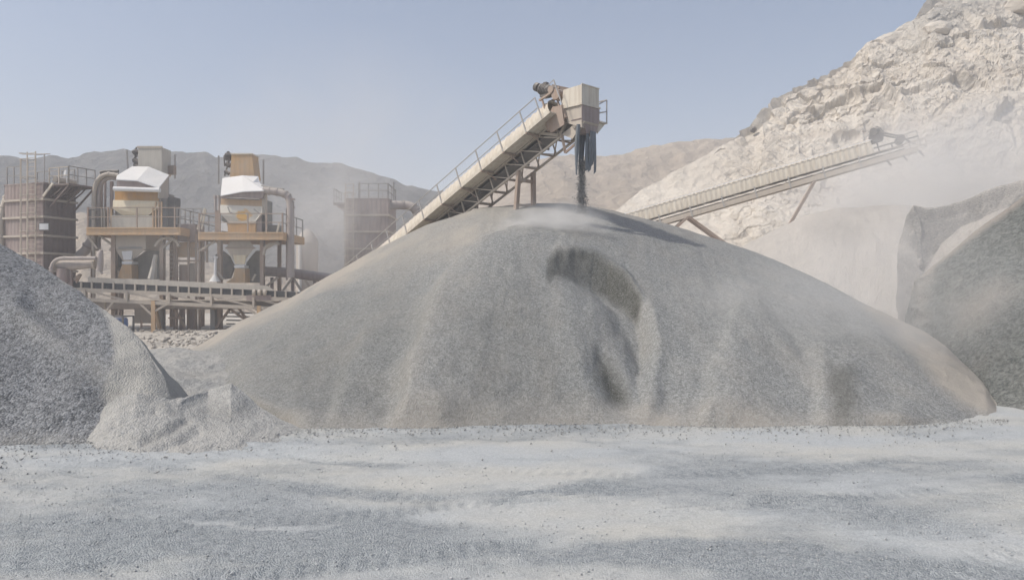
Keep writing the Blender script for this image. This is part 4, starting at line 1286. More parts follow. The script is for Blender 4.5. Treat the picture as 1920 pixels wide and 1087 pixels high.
# side platform towards the hoppers
pz = zt - .15
mb = MB(); mb.box(X1 + .03, X1 + 2.0, Yt + .3, Yt + 2.5, pz, pz + .12)
for i in range(6): y = Yt + .4 + i * .4; mb.bar((X1 + 1.95, y, pz + .06), (X1 + .2, y, pz - .0), .07, .16)
mb.build('platform', M['towershade_dark'], t)
for y in (Yt + .4, Yt + 1.4, Yt + 2.4):
    MB().bar((X1 + .05, y, pz - 1.5), (X1 + 1.9, y, pz - .02), .10).build('bracket', M['towershade_dark'], t)
railing(t, (X1 + 1.95, Yt + .35, pz + .12), (X1 + 1.95, Yt + 2.45, pz + .12), 3, 1.2, 'steel'); railing(t, (X1 + .1, Yt + .35, pz + .12), (X1 + 1.95, Yt + .35, pz + .12), 2, 1.15, 'tan')
for i in range(7):
    y = Yt + .5 + i * .3
    MB().tube([(X1 + 1.2 , y, pz - .02), (X1 + .85, y, pz - .3), (X1 + .3, y, pz - .62), (X1 + .04, y, pz - .7)], .05, 8).build('pulse_hose', M['towershade_dark'], t, smooth=True)
MB().tube([(X1 + .3, Yt + .6, pz + .5), (X1 + .3, Yt + 2.2, pz + .5)], .22, 14).build('air_header', M['tan'], t, smooth=True)
mb = MB(); lx = X1 + 1.1; mb.tube([(lx, Yt + .9, pz + .12), (lx, Yt + .9, pz + .85)], .03, 6); mb.tube([(lx, Yt + .9, pz + .8), (lx, Yt + .9, pz + 1.15)], [.2, .13], 10); mb.build('lamp', M['white'], t, smooth=True)
MB().bar((X1 + .02, Yt - .05, pz - .75), (X1 + .95, Yt - .05, pz + .12), .09, .16).build('stair_stringer', M['cream'], t)
duct(t, [at(-30, 470, Yt - .1) + Vector((0, 0, -3)), at(-31, 400, Yt - .1), at(-22, 352, Yt + .6), at(-6, 350, Yt + 1.5)], .22, 'tan', .9)
t.location = (X1, Yt, 0)
for o_ in t.children_recursive:
    o_.data.transform(Matrix.Translation((X_(30, Yt) - X1, 1.25, 0)))
t.rotation_euler.z = math.radians(-20)
# wall sign at the corner of the tower: thing of its own
zs0, zs1 = Z_(433, Yt), Z_(418, Yt); xs0, xs1 = X_(73, Yt - .2), X_(93, Yt - .2)
sg = thing('sign', 'small white sign in a dark frame on the corner of the tall red brown tower', 'sign', ((xs0 + xs1) / 2, Yt - .2, zs0))
MB().box(xs0, xs1, Yt - .24, Yt - .16, zs0, zs1).build('frame', M['dark'], sg)
pn = MB().box(xs0 + .06, xs1 - .06, Yt - .255, Yt - .24, zs0 + .07, zs1 - .07).build('panel', M['sign'], sg)

Yr = 60.0
t, X0, X1, zt = filter_tower('dusty filter tower with roof railings behind the left shoulder of the huge pile', 648, 728, 374, 600, Yr, 4.0, (403, 434, 466, 497), ('tower', 'tan', 'tower'), 'filter towers')
railing(t, (X_(672, Yr), Yr + .1, zt + .1), (X1, Yr + .1, zt + .1), 3, 1.2, 'steel'); railing(t, (X1 - .05, Yr + .1, zt + .1), (X1 - .05, Yr + 3.9, zt + .1), 2, 1.2, 'steel'); railing(t, (X0, Yr + 3.9, zt + .1), (X1, Yr + 3.9, zt + .1), 3, 1.2, 'gal')
mb = MB()
for px in (673, 737): MB().bar((X_(px, Yr), Yr + .3, zt), (X_(px, Yr), Yr + .3, zt + 1.45), .10).build('roof_post', M['steel'], t)
ladder_cage(t, 648, 344, 560, Yr - .35, 15, 'tan')
mb = MB(); mb.box(X0 - 1.1, X0 - .03, Yr + .4, Yr + 3.2, zt - .35, zt - .22); mb.build('platform', M['towershade_dark'], t)
for y in (Yr + .5, Yr + 3.1): MB().bar((X0 - 1.0, y, zt - .3), (X0, y, zt - 1.1), .09).build('bracket', M['tower'], t)
railing(t, (X0 - 1.05, Yr + .45, zt - .22), (X0 - 1.05, Yr + 3.1, zt - .22), 3, 1.15, 'steel')
duct(t, [(X1 - .1, Yr + 1.2, zt - .35), at(770, 384, Yr + 1.2), at(784, 398, Yr + 1.2), at(786, 430, Yr + 1.2)], .36, 'pipe', 1.0)


# --- screen towers with hoppers
Yb = 53.0                                                    # front of the hoppers
deckY = 52.0


def deck_of(t, x0, x1, y0, y1, depth=5.2, nposts=5, posts_px=None):
    X0, X1 = X_(x0, deckY), X_(x1, deckY); z0, z1 = Z_(y1, deckY), Z_(y0, deckY)
    dk = MB().box(X0, X1, deckY, deckY + .14, z0, z1).box(X0, X1, deckY + depth, deckY + depth + .14, z0, z1).box(X0, X0 + .14, deckY + .14, deckY + depth, z0, z1).box(X1 - .14, X1, deckY + .14, deckY + depth, z0, z1)
    dk.box(X0 + .02, X1 - .02, deckY - .06, deckY, z1 - .1, z1 - .02).box(X0 + .02, X1 - .02, deckY - .06, deckY, z0 + .02, z0 + .1)
    dk.build('deck_beam', M['orange2'], t)
    MB().box(X0 + .14, X1 - .14, deckY + .14, deckY + depth, z1 - .1, z1 - .04).build('deck_plate', M['tansteel'], t)
    return X0, X1, z0, z1


# tower 1
t = thing('screen_tower', 'screen tower with a grey top bin above its white canopy', 'screening tower', (X_(255, Yb), Yb + 1.5, 0), 'screen towers of the plant')
X0, X1, z0, z1 = deck_of(t, 162, 338, 426, 441)
r_ = MB().bar((X0, deckY + .05, z1 + 1.38), (X1, deckY + .05, z1 + 1.38), .06).bar((X0, deckY + .05, z1 + .72), (X1, deckY + .05, z1 + .72), .05).build('railing', M['tansteel'], t)
for px in (164, 202, 256, 297, 327): MB().bar((X_(px, deckY), deckY + .05, z1), (X_(px, deckY), deckY + .05, z1 + 1.42), .09).build('post', M['tansteel'], r_)
railing(t, (X0 + .05, deckY + .1, z1), (X0 + .05, deckY + 5, z1), 3, 1.3, 'steel'); railing(t, (X1 - .05, deckY + .1, z1), (X1 - .05, deckY + 5, z1), 3, 1.3, 'steel')
tb = block(MB(), 259, 303, 276, 326, Yb + 1.6, 1.5).build('top_bin', M['grey_panel'], t)
mb = MB(); Yq = Yb + 1.58
mb.box(X_(257, Yq), X_(304, Yq), Yq - .02, Yq + .06, Z_(278, Yq), Z_(274, Yq)); mb.build('rim', M['tan'], tb)
mb = MB(); motor(mb, at(254, 285, Yb + 1.9), (1, .2, .1), .16, .34); mb.tube([at(252, 300, Yb + 2), at(259, 306, Yb + 2)], .2, 10); mb.tube([at(253, 311, Yb + 1.7), at(260, 317, Yb + 1.7)], .14, 10); mb.bar(at(256, 276, Yb + 1.9), at(251, 314, Yb + 1.9), .09); mb.bar(at(258, 292, Yb + 1.9), at(248, 300, Yb + 1.9), .07)
mb.build('drive_motor', M['dark'], t)
mb = MB(); face(mb, [(303, 279), (306, 284), (309, 322), (303, 322)], Yb + 2.4, .7); face(mb, [(309, 312), (325, 310), (325, 326), (309, 326)], Yb + 2.6, .5); mb.build('side_box', M['tansteel'], t)
# canopy: two sloping sheets meeting on a ridge, thick edge under them
yf, yb_ = Yb - .35, Yb + 1.35
A = at(218, 336, yf); B = at(257, 338, yf); D = at(298, 352, yf); E = at(248, 312, yb_); G = at(279, 312.5, yb_); H = at(317, 328, yb_); Q = at(219, 329, yf + .4)
mb = MB(); th = Vector((0, .0, -.06))
mb.prism([A, B, G, E, Q], th); mb.prism([B, D, H, G], th)
mb.build('canopy', M['white'], t)
face(MB(), [(219, 338.5), (257, 340.5), (297, 354), (297, 357), (219, 352)], Yb - .2, .25).build('canopy_front', M['tower'], t)
mb = MB(); mb.prism([at(298, 353.5, Yb - .25), at(298, 372, Yb - .25), at(316, 372, Yb + 1.3), at(316, 331, Yb + 1.3)], (-.08, 0, 0)); mb.build('canopy_side', M['tan'], t)
MB().tube([at(213.5, 354, Yb - .35), at(300, 356.5, Yb - .35)], .165, 14).build('curtain_roller', M['white'], t, smooth=True)
mb = MB(); block(mb, 215, 297, 359, 377, Yb + .15, .3); mb.build('hopper_header', M['orange'], t)
pnl = MB(); p_ = [at(212, 375, Yb - .02), at(297, 377, Yb - .02), at(296, 389, Yb - .22), at(278, 404, Yb - .05), at(228, 403, Yb - .05), at(211, 391, Yb - .22)]
pnl.prism(p_, (0, .35, 0)); pnl.build('feed_panel', M['panel'], t)
mb = MB(); block(mb, 209, 286, 404, 427, Yb - .1, 1.6); mb.build('screen_box', M['grey_panel'], t)
block(MB(), 216, 296, 358, 426, Yb + .5, 2.6).build('screen_body', M['greydark'], t)
mb = MB(); mb.prism([at(299, 352, Yb + .2), at(299, 432, Yb + .2), at(316, 432, Yb + 2.6), at(316, 332, Yb + 2.6)], (.05, 0, 0)); mb.build('side_sheet', M['steel'], t)
mb = MB(); mb.box(X_(307, Yb), X_(321, Yb), Yb + .6, Yb + 1.5, Z_(430, Yb), Z_(368, Yb)); mb.build('side_cabinet', M['dark'], t)
for px in (287, 292, 298, 303): MB().bar(at(px, 388 if px < 290 else 378, Yb - .1), at(px, 428, Yb - .1), .10).build('stanchion', M['orange2'], t)
for px in (191, 196, 203, 209): MB().bar(at(px, 392, Yb + .2), at(px, 428, Yb + .2), .11).build('stanchion', M['tan' if px < 200 else 'orange2'], t)
mb = MB(); block(mb, 165, 190, 392, 427, Yb + 1.4, 1.0); mb.build('cabinet', M['steel'], t)
mb = MB(); block(mb, 187, 191, 343, 428, Yb + 1.1, .15); block(mb, 195, 197.5, 338, 428, Yb + 1.1, .15); block(mb, 206, 211, 340, 400, Yb + 1.2, .15); mb.build('column', M['tower'], t)
duct(t, [at(176, 470, Yb + .3), at(176, 345, Yb + .3), at(196, 325, Yb + .3), at(222, 329, Yb + .3)], .15, 'tan', 1.2)
duct(t, [at(184, 470, Yb + .6), at(184, 348, Yb + .6), at(200, 332, Yb + .6), at(222, 333, Yb + .6)], .18, 'pipe', 1.0)
duct(t, [at(188, 324, Yb + .9), at(194, 321.5, Yb + .9), at(222, 321.5, Yb + .9)], .11, 'dark', .3, bands=False)
for px, py in ((238, 281), (328, 290)): MB().bar(at(px, py, Yb + 4), at(px + (2.5 if px < 300 else 0), 335, Yb + 4), .09).build('mast', M['steel'], t)
# under the deck
for a, b in ((208, 216), (299, 306)): leg_to_ground(t, a, b, 441, Yb - .2)
for a, b in ((170, 174), (222, 227), (318, 323)): leg_to_ground(t, a, b, 441, Yb + 3.4)
mb = MB()
mb.hexa([at(230, 489, Yb), at(247, 489, Yb), at(249, 489, Yb + 1.6), at(232, 489, Yb + 1.6), at(217, 468, Yb - .2), at(273, 466, Yb - .2), at(273, 466, Yb + 2.2), at(217, 468, Yb + 2.2)])
block(mb, 217, 273, 442, 467, Yb - .2, 2.4); hp = mb.build('discharge_hopper', M['tan'], t)
face(MB(), [(228, 471), (248, 470), (246.5, 487), (231.5, 487)], Yb - .22, .12).build('inspection_panel', M['white'], hp)
block(MB(), 222, 266, 462.5, 466.5, Yb - .26, .06).build('stiffener', M['steel'], hp)
block(MB(), 228.5, 247, 490, 495, Yb - .12, .9).build('white_collar', M['white'], t)
face(MB(), [(229, 496), (246, 496), (247, 522), (220, 522)], Yb - .08, 1.0).build('chute', M['orange2'], t)
face(MB(), [(250, 487), (274, 470), (298, 470), (298, 523), (249, 523)], Yb + .9, .9).build('rear_hopper', M['greydark'], t)
face(MB(), [(209, 470), (224, 478), (226, 500), (214, 508), (209, 502)], Yb + .4, .5).build('flywheel_guard', M['dark'], t)
for a, b in (((164, 441), (183, 466)), ((186, 441), (214, 462)), ((300, 470), (326, 446)), ((206, 470), (226, 444))): MB().bar(at(*a, Yb - .1), at(*b, Yb - .1), .14).build('brace', M['tan'], t)
mb = MB(); path = [at(292 + 0, 462, Yb - .3)] + [at(314 - 20 * math.cos(u), 460 - 14 * math.sin(u), Yb - .3) for u in np.linspace(.2, PI - .2, 7)] + [at(336, 462, Yb - .3)]
for p, q in zip(path, path[1:]): mb.bar(p, q, .22, .16)
mb.build('arched_bracket', M['tan'], t)
mb = MB(); mb.tube([at(285, 523, Yb - .4), at(288, 505, Yb - .4), at(290, 484, Yb - .3)], [.32, .24, .14], 8); mb.tube([at(290, 490, Yb - .3), at(292, 478, Yb - .2)], .15, 8); mb.build('skirt_spout', M['concrete'], t, smooth=True)

# tower 2
t = thing('screen_tower', 'screen tower with an orange top bin and a yellow blotch on its panel', 'screening tower', (X_(455, Yb), Yb + 1.5, 0), 'screen towers of the plant')
X0, X1, z0, z1 = deck_of(t, 371, 531, 435, 450)
r_ = MB().bar((X0, deckY + .05, z1 + 1.3), (X1, deckY + .05, z1 + 1.3), .06).bar((X0, deckY + .05, z1 + .68), (X1, deckY + .05, z1 + .68), .05).build('railing', M['tansteel'], t)
for px in (373, 412, 464, 499, 529): MB().bar((X_(px, deckY), deckY + .05, z1), (X_(px, deckY), deckY + .05, z1 + 1.34), .09).build('post', M['tansteel'], r_)
railing(t, (X1 - .05, deckY + .1, z1), (X1 - .05, deckY + 5, z1), 3, 1.3, 'steel'); railing(t, (X0 + .05, deckY + .1, z1), (X0 + .05, deckY + 5, z1), 3, 1.3, 'steel')
Yq = Yb + 1.5
tb = MB(); tb.hexa([at(431, 334, Yq), at(477, 334, Yq), at(477, 334, Yq) + Vector((0, 1.4, 0)), at(431, 334, Yq) + Vector((0, 1.4, 0)), at(434, 290, Yq), at(472, 290, Yq), at(472, 290, Yq) + Vector((0, 1.4, 0)), at(434, 290, Yq) + Vector((0, 1.4, 0))])
tb = tb.build('top_bin', M['orange2'], t)
mb = MB(); mb.box(X_(433, Yq), X_(473, Yq), Yq - .05, Yq + 1.45, Z_(290, Yq), Z_(287.5, Yq)); mb.build('rim', M['cream'], tb)
mb = MB(); motor(mb, at(428, 293, Yb + 1.9), (1, .15, .05), .24, .42); mb.tube([at(424, 307, Yb + 2), at(432, 311, Yb + 2)], .18, 10); mb.tube([at(422, 321, Yb + 1.7), at(430, 326, Yb + 1.7)], .14, 10); mb.bar(at(420, 292, Yb + 1.9), at(421, 312, Yb + 1.9), .07); mb.bar(at(430, 300, Yb + 1.9), at(421, 330, Yb + 1.9), .09)
mb.build('drive_motor', M['dark'], t)
yf, yb_ = Yb - .35, Yb + 1.2
A = at(413.5, 366.5, yf); B = at(456, 358.5, yf); D = at(494, 357, yf); E = at(417, 334, yb_); G = at(454, 329, yb_); H = at(484, 330.5, yb_); K = at(487, 343, yb_ - .2); L = at(500, 355, yf + .5)
mb = MB(); mb.prism([A, B, G, E], (0, 0, -.06)); mb.prism([B, D, L, K, H, G], (0, 0, -.06)); mb.build('canopy', M['white'], t)
face(MB(), [(414, 368), (456, 360), (496, 359), (492, 372), (414, 372)], Yb - .2, .25).build('canopy_front', M['tower'], t)
MB().tube([at(426, 371.5, Yb - .3), at(487, 374, Yb - .3)], .06, 8).build('curtain_rod', M['dark'], t)
block(MB(), 414, 491, 372, 388, Yb + .1, .3).build('hopper_header', M['orange2'], t)
p_ = [at(413, 384, Yb), at(491, 387, Yb), at(491, 399, Yb - .22), at(478, 416, Yb - .05), at(428, 416, Yb - .05), at(413, 401, Yb - .22)]
pp = MB().prism(p_, (0, .35, 0)).build('feed_panel', M['panel'], t)
block(MB(), 427, 479, 414.5, 418.5, Yb - .14, .3).build('lip', M['cream'], t)
# yellow blotch: bare orange primer where the dust has been knocked off, in the panel's own material
mm, nt, b = new_mat('cream_panel_with_yellow_blotch'); c = coords(nt)
ctr = at(458, 405, Yb); vm = nt.nodes.new('ShaderNodeVectorMath'); vm.operation = 'DISTANCE'; nt.links.new(c, vm.inputs[0]); vm.inputs[1].default_value = (ctr.x, ctr.y - .2, ctr.z)
e = math_(nt, 'ADD', vm.outputs['Value'], math_(nt, 'MULTIPLY', noise(nt, c, 2.2, 5), .9))
nt.links.new(mix(nt, ramp(nt, e, [(.78, 1.0), (1.12, 0.0)]), mix(nt, noise(nt, c, 3, 5), (.62, .58, .5), (.74, .7, .62)), (.72, .42, .10)), b.inputs['Base Color']); b.inputs['Roughness'].default_value = .8
pp.data.materials[0] = mm
mb = MB()
for a, b2 in (((427, 388), (431, 398)), ((431, 398), (437, 401)), ((476, 392), (487, 401))): mb.bar(at(*a, Yb - .27), at(*b2, Yb - .27), .07)
mb.build('panel_strap', M['steel'], t)
block(MB(), 427, 479, 419, 436, Yb - .1, 1.6).build('screen_box', M['orange'], t)
block(MB(), 416, 489, 371, 436, Yb + .5, 2.6).build('screen_body', M['greydark'], t)
mb = MB(); face(mb, [(413, 414), (424, 417), (427, 425), (427, 434), (413, 432)], Yb - .05, .3); mb.build('side_plate', M['white'], t)
mb = MB(); face(mb, [(479, 414), (491, 401), (497, 404), (497, 436), (479, 436)], Yb + .1, .4); mb.build('side_cheek', M['tower'], t)
mb = MB(); block(mb, 491, 498, 362, 436, Yb + .1, .4); mb.build('column', M['tan'], t)
mb = MB()
for px in (404, 411): mb.tube([at(px, 369, Yb + .2), at(px, 395, Yb + .2)], .10, 8); mb.tube([at(px, 366.5, Yb + .2), at(px, 371, Yb + .2)], .15, 8)
mb.build('air_cylinder', M['pipe'], t, smooth=True)
block(MB(), 403, 412, 394, 436, Yb + .15, .2).build('column', M['tansteel'], t)
duct(t, [at(494, 357, Yb), at(530, 361, Yb), at(545, 372, Yb), at(545, 520, Yb)], .26, 'pipe', 1.0)
duct(t, [at(490, 350, Yb + .5), at(515, 354, Yb + .5), at(532, 356, Yb + .5)], .10, 'dark', .3, bands=False)
mb = MB(); block(mb, 536, 539, 390, 525, Yb + .3, .12); block(mb, 549, 551, 378, 525, Yb + .3, .1); mb.bar(at(540, 389, Yb), at(553, 389, Yb), .1); mb.bar(at(545, 373, Yb - .25), at(553, 374, Yb - .25), .12); mb.build('column', M['tower'], t)
mb = MB(); block(mb, 502, 522, 422, 436, Yb + .8, .8); mb.build('fan_housing', M['greydark'], t)
MB().bar(at(519, 437, Yb), at(524, 417, Yb), .12).build('stair_stringer', M['cream'], t)
for px, py in ((410, 292), (494, 300)): MB().bar(at(px, py, Yb + 4), at(px, 345, Yb + 4), .09).build('mast', M['steel'], t)
for a, b in ((407, 414), (487, 494)): leg_to_ground(t, a, b, 450, Yb - .2)
for a, b in ((376, 380), (520, 525)): leg_to_ground(t, a, b, 450, Yb + 3.4)
mb = MB(); mb.hexa([at(438, 488, Yb), at(459, 488, Yb), at(459, 488, Yb + 1.6), at(438, 488, Yb + 1.6), at(424, 465, Yb - .2), at(477, 465, Yb - .2), at(477, 465, Yb + 2), at(424, 465, Yb + 2)])
mb.hexa([at(424, 464.5, Yb - .2), at(477, 464.5, Yb - .2), at(477, 464.5, Yb + 2), at(424, 464.5, Yb + 2), at(432, 452, Yb - .1), at(469, 452, Yb - .1), at(469, 452, Yb + 2), at(432, 452, Yb + 2)])
hp = mb.build('discharge_hopper', M['tan'], t)
face(MB(), [(437, 478), (461, 478), (458, 495), (440, 495)], Yb - .22, .15).build('chute_panel', M['panel'], hp)
block(MB(), 422, 479, 463.5, 466, Yb - .26, .06).build('stiffener', M['tansteel'], hp)
block(MB(), 439, 458, 497.5, 502, Yb - .16, .9).build('white_collar', M['white'], t)
face(MB(), [(440, 503), (459, 503), (460, 530), (424, 530), (437, 520)], Yb - .1, 1.0).build('chute', M['orange2'], t)
face(MB(), [(462, 492), (480, 470), (488, 470), (488, 530), (460, 530)], Yb + .9, .8).build('rear_hopper', M['greydark'], t)
face(MB(), [(400, 480), (416, 470), (428, 480), (438, 500), (430, 522), (412, 524), (402, 505)], Yb + 1.0, .4).build('flywheel_guard', M['dark'], t)
mb = MB(); mb.tube([at(403, 528, Yb - .4), at(403, 517, Yb - .4), at(403.5, 515, Yb - .4)], [.42, .14, .1], 10); mb.tube([at(403.5, 516, Yb - .4), at(404, 481, Yb - .4)], .10, 8); mb.tube([at(404, 484, Yb - .4), at(405, 480, Yb - .4)], .16, 8); mb.build('spout', M['white'], t, smooth=True)
for a, b2 in (((473, 526), (479, 514)), ((408, 509), (419, 524)), ((374, 470), (404, 452)), ((494, 470), (522, 452))): MB().bar(at(*a, Yb - .2), at(*b2, Yb - .2), .12).build('brace', M['tan'], t)
mb = MB(); path = [at(494, 478, Yb - .2), at(497, 464, Yb - .2), at(507, 457, Yb - .2), at(524, 457, Yb - .2)]
for p, q in zip(path, path[1:]): mb.bar(p, q, .22, .16)
mb.build('arched_bracket', M['tan'], t)

# stair bay between the two screen towers
t = thing('stair_tower', 'rusty stair bay with orange panels between the two screen towers', 'stair tower', (X_(352, Yb), Yb + 1, 0))
block(MB(), 333, 366, 420, 452, Yb + .6, 1.6).build('landing_box', M['tower'], t)
railing(t, (X_(326, Yb), Yb + .5, Z_(420, Yb)), (X_(372, Yb), Yb + .5, Z_(420, Yb)), 3, 1.15, 'steel')
fl = block(MB(), 330, 366, 454, 482, Yb + .9, .3).build('panel', M['orange2'], t); block(MB(), 336, 352, 496, 534, Yb + .9, .3).build('panel', M['tansteel'], t); block(MB(), 355, 366, 493, 534, Yb + 1.0, .3).build('panel', M['tan'], t)
for px in (327.5, 331.5, 353.5, 368, 374): MB().bar(at(px, 452 if px < 340 else 440, Yb + .6), Vector((X_(px, Yb + .6), Yb + .6, -.2)), .13).build('column', M['tansteel'], t)
mb = MB().bar(at(326, 489, Yb + .55), at(372, 489, Yb + .55), .2, .14).bar(at(364, 466, Yb + .5), at(388, 470, Yb + .5), .14).bar(at(388, 448, Yb + .5), at(388, 492, Yb + .5), .14); mb.build('beam', M['tansteel'], t)
mb = MB(); mb.bar(at(370, 430, Yb), at(384, 390, Yb), .10); mb.bar(at(378, 430, Yb + .3), at(386, 392, Yb + .3), .10)
mb.build('ladder_stringer', M['cream'], t)
mb = MB()
for i in range(8):
    py = 470 + i * 8; mb.obox(at(317, py, Yb + .8), (.55, 0, 0), (0, .5, 0), (0, 0, .05))
mb.build('stair_tread', M['tan'], t)

# belt conveyor running along the front of the plant
Yc = 51.0
fc = Frame(at(152, 527.5, Yc), at(610, 549, Yc))
t = thing('flat_conveyor', 'low trough conveyor on truss legs running along the foot of the plant', 'conveyor', (X_(360, Yc), Yc, 0))
P0, P1 = at(95, 524.5, Yc), at(640, 550, Yc)
def line(px, dy, Y=Yc): return at(px, 524.5 + (px - 95) * (25.5 / 545) + dy, Y)
mb = MB(); mb.prism([line(165, -8), line(345, -9), line(500, -8), line(512, -1), line(512, 1), line(165, 1)], (0, .12, 0)); mb.build('skirt_board', M['concrete'], t)
mb = MB(); mb.bar(line(95, 6.5, Yc + .55), line(640, 6.5, Yc + .55), 1.0, .40); mb.build('belt', M['rubber'], t)
mb = MB(); mb.bar(line(95, 15.5), line(640, 15.5), .14, .22); mb.bar(line(95, 34), line(640, 34), .16, .24); mb.bar(line(95, 15.5, Yc + 1.2), line(640, 15.5, Yc + 1.2), .14, .22); mb.bar(line(95, 34, Yc + 1.2), line(640, 34, Yc + 1.2), .14, .24)
for i, px in enumerate(range(160, 640, 79)): mb.bar(line(px, 15), line(px, 34), .15, .3)
for i, px in enumerate(range(160, 560, 79)): mb.bar(line(px, 17), line(px + 79, 32), .10, .12)
mb.build('truss_frame', M['tan'], t)
for i in range(26):
    px = 112 + 20.2 * i
    MB().bar(line(px, 0), line(px, 15), .11, .12).build('idler_post', M['tan'], t)
    MB().tube([line(px + 8, 10, Yc + .06), line(px + 8, 10, Yc + 1.1)], .08, 8).build('idler_roller', M['dark'], t, smooth=True)
for px in (288, 486):
    lg = MB().bar(line(px, 30), Vector((X_(px, Yc), Yc, -.2)), .26, .2).bar(line(px, 30, Yc + 1.2), Vector((X_(px, Yc), Yc + 1.2, -.2)), .26, .2).build('leg', M['orange2'], t)
    MB().bar(line(px - 28, 34), at(px - 1, 592, Yc), .13).build('brace', M['tan'], t); MB().bar(line(px + 28, 34), at(px + 1, 584, Yc), .13).build('brace', M['tan'], t)
MB().bar(line(213, 35), at(190, 596, Yc), .13).build('brace', M['tan'], t)
mb = MB()
for a, b2 in (((265, 611), (287, 611)), ((265, 616), (265, 600)), ((330, 612), (330, 580)), ((316, 596), (346, 596))): mb.bar(at(*a, Yc + .8), at(*b2, Yc + .8), .10)
mb.build('foot_rail', M['tansteel'], t)
block(MB(), 462, 508, 553, 563, Yc - .1, .5).build('drive_housing', M['tower'], t)
mb = MB()
for px in (474, 484, 494): mb.tube([at(px, 548, Yc - .2), at(px + 5, 548, Yc - .2)], .2, 10)
mb.build('drive_motor', M['tan'], t, smooth=True)

# long grey pipe slung below it, with its own bents
Yp = 52.6
t = thing('dust_pipe', 'thick grey dust pipe lying under the plant on dark trestles', 'pipe', (X_(340, Yp), Yp, 0))
pp = MB().tube([at(150, 571, Yp), at(525, 570, Yp)], .34, 18).build('pipe_shell', M['pipe'], t, smooth=True)
for px in (200, 300, 400, 480): MB().tube([at(px, 571, Yp), at(px + 3, 571, Yp)], .40, 18).build('flange', M['tan'], pp, smooth=True)
for a, b2 in ((297, 305), (394, 403)): leg_to_ground(t, a, b2, 578, Yp, 'steel')
for a, b2 in (((405, 614), (432, 578)), ((328, 580), (346, 612)), ((430, 578), (470, 606)), ((448, 578), (466, 604))): MB().bar(at(*a, Yp), at(*b2, Yp), .16).build('brace', M['tansteel'], t)
mb = MB(); block(mb, 350, 362, 578, 618, Yp + 1, .4); block(mb, 336, 344, 578, 618, Yp + 1.5, .3); mb.build('pier', M['tower'], t)
mb = MB()
for i in range(5): mb.bar(at(425, 586 + 7 * i, Yp + 1.5), at(478, 587 + 7 * i, Yp + 1.5), .14, .10)
mb.build('grille', M['steel'], t)
mb = MB(); block(mb, 252, 292, 577, 606, Yp + 2.2, .4); mb.build('back_sheet', M['tan'], t)

# fan duct by the tall tower
t = thing('fan_unit', 'thick horizontal fan duct with a bent thin pipe above it', 'fan', (X_(130, 50.5), 50.5, 0))
Yf = 50.5
duct(t, [at(96, 545, Yf - .2), at(96, 484, Yf - .2), at(180, 484, Yf - .2)], .13, 'pipe', .9, 'thin_pipe')
MB().tube([at(102, 496, Yf + .3), at(140, 497, Yf + .3), at(176, 495, Yf + .3)], [.34, .34, .27], 16).build('duct', M['pipe'], t, smooth=True)
mb = MB(); mb.tube([at(176, 495, Yf + .3), at(180, 495, Yf + .3)], .36, 16); mb.build('flange', M['tan'], t, smooth=True)
mb = MB(); mb.tube([at(186, 508, Yf), at(188, 496, Yf), at(188, 476, Yf), at(190, 468, Yf)], [.22, .2, .19, .1], 12); mb.tube([at(184, 502, Yf), at(192, 513, Yf)], .08, 6); mb.build('filter_bottle', M['pipe'], t, smooth=True)
mb = MB(); mb.tube([at(117, 530, Yf + .1), at(117, 503, Yf + .1)], [.42, .34], 14); mb.build('fan_housing', M['tower'], t, smooth=True)
for px in (131, 114): MB().bar(at(px, 500, Yf + .3), Vector((X_(px, Yf), Yf + .3, -.2)), .26, .2).build('leg', M['tower'], t)
mb = MB(); mb.tube([at(140, 524, Yf + .5), at(150, 516, Yf + .5)], .14, 8); mb.bar(at(143, 530, Yf + .5), at(152, 514, Yf + .5), .12); mb.build('motor', M['tansteel'], t)

t = thing('slanted_duct', 'fat brown duct slanting down behind the leg of the nearer screen tower', 'duct', (X_(155, 54.5), 54.5, 0))
MB().tube([at(182, 436, 54.5), at(160, 470, 54.5), at(138, 488, 54.5), at(118, 500, 54.5)], .34, 16).build('duct_shell', M['pipe'], t, smooth=True)
MB().tube([at(166, 460, 54.5), at(164, 463, 54.5)], .4, 16).build('flange', M['tower'], t, smooth=True)
MB().bar(at(176, 446, 54.4), Vector((X_(176, 54.4), 54.4, -.2)), .16).build('support_post', M['tan'], t)

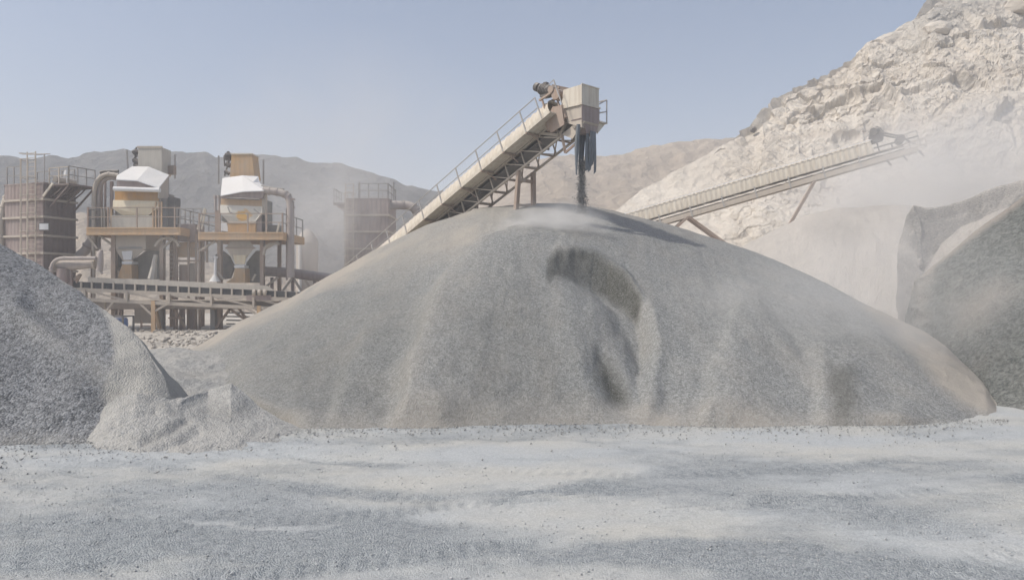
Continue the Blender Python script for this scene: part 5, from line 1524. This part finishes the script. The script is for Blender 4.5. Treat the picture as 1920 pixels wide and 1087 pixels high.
# silo behind
Ys = 62.0
t = thing('silo', 'pale round silo with a domed top fading into dust beside the second screen tower', 'silo', (X_(576, Ys), Ys, 0))
r_s = 20 * Ys / F; cx = X_(576, Ys); zt = Z_(456, Ys)
MB().tube([(cx, Ys, -.2), (cx, Ys, zt)], r_s, 28).build('shell', M['silo'], t, smooth=True)
MB().tube([(cx, Ys, zt), (cx, Ys, zt + .5), (cx, Ys, zt + .95), (cx, Ys, zt + 1.2)], [r_s * 1.03, r_s * .86, r_s * .5, r_s * .1], 28).build('dome', M['silo'], t, smooth=True)
MB().tube([(cx - r_s * .35, Ys - r_s - .1, .2), (cx - r_s * .35, Ys - r_s - .1, zt - .2)], .14, 8).build('downpipe', M['white'], t, smooth=True)

# second pipe bridge right of the towers
Yd = 55.0
t = thing('pipe_bridge', 'grey brown pipe on raking braces right of the orange topped screen tower', 'pipe', (X_(560, Yd), Yd, 0))
MB().tube([at(490, 508, Yd), at(540, 511, Yd), at(620, 522, Yd)], .36, 16).build('pipe_shell', M['tower'], t, smooth=True)
for a, b2 in (((549, 520), (575, 560)), ((549, 520), (522, 556)), ((500, 536), (521, 520)), ((572, 526), (600, 562))): MB().bar(at(*a, Yd - .3), at(*b2, Yd - .3), .15).build('brace', M['tan'], t)
for px in (549, 510, 590): MB().bar(at(px, 520, Yd), Vector((X_(px, Yd), Yd, -.2)), .2).build('leg', M['tower'], t)

# tank in a dark cage frame
Yk = 48.5
t = thing('tank', 'blue plastic tank in a dark cage frame behind the left pile', 'tank', (X_(220, Yk), Yk, 0))
cx, r_k = X_(221, Yk), 17 * Yk / F
zg = g(np.array([cx]), np.array([Yk]))[0]
mb = MB(); mb.tube([(cx, Yk, zg), (cx, Yk, zg + .9), (cx, Yk, zg + 1.02), (cx, Yk, zg + 1.05), (cx, Yk, zg + 1.13)], [r_k, r_k, r_k * .85, r_k * .3, r_k * .3], 22)
for z in (.3, .6): mb.tube([(cx, Yk, zg + z - .03), (cx, Yk, zg + z + .03)], r_k * 1.04, 22)
mb.build('shell', M['blue'], t, smooth=True)
for dx in (-1, 1):
    for dy in (-1, 1):
        MB().bar((cx + dx * (r_k + .08), Yk + dy * (r_k + .08), zg - .1), (cx + dx * (r_k + .08), Yk + dy * (r_k + .08), zg + 1.08), .10).build('post', M['dark'], t)
mb = MB(); e_ = r_k + .08
for dy in (-1, 1): mb.bar((cx - e_, Yk + dy * e_, zg + 1.1), (cx + e_, Yk + dy * e_, zg + 1.1), .09); mb.bar((cx + dy * e_, Yk - e_, zg + 1.1), (cx + dy * e_, Yk + e_, zg + 1.1), .09)
mb.build('cage_frame', M['dark'], t)
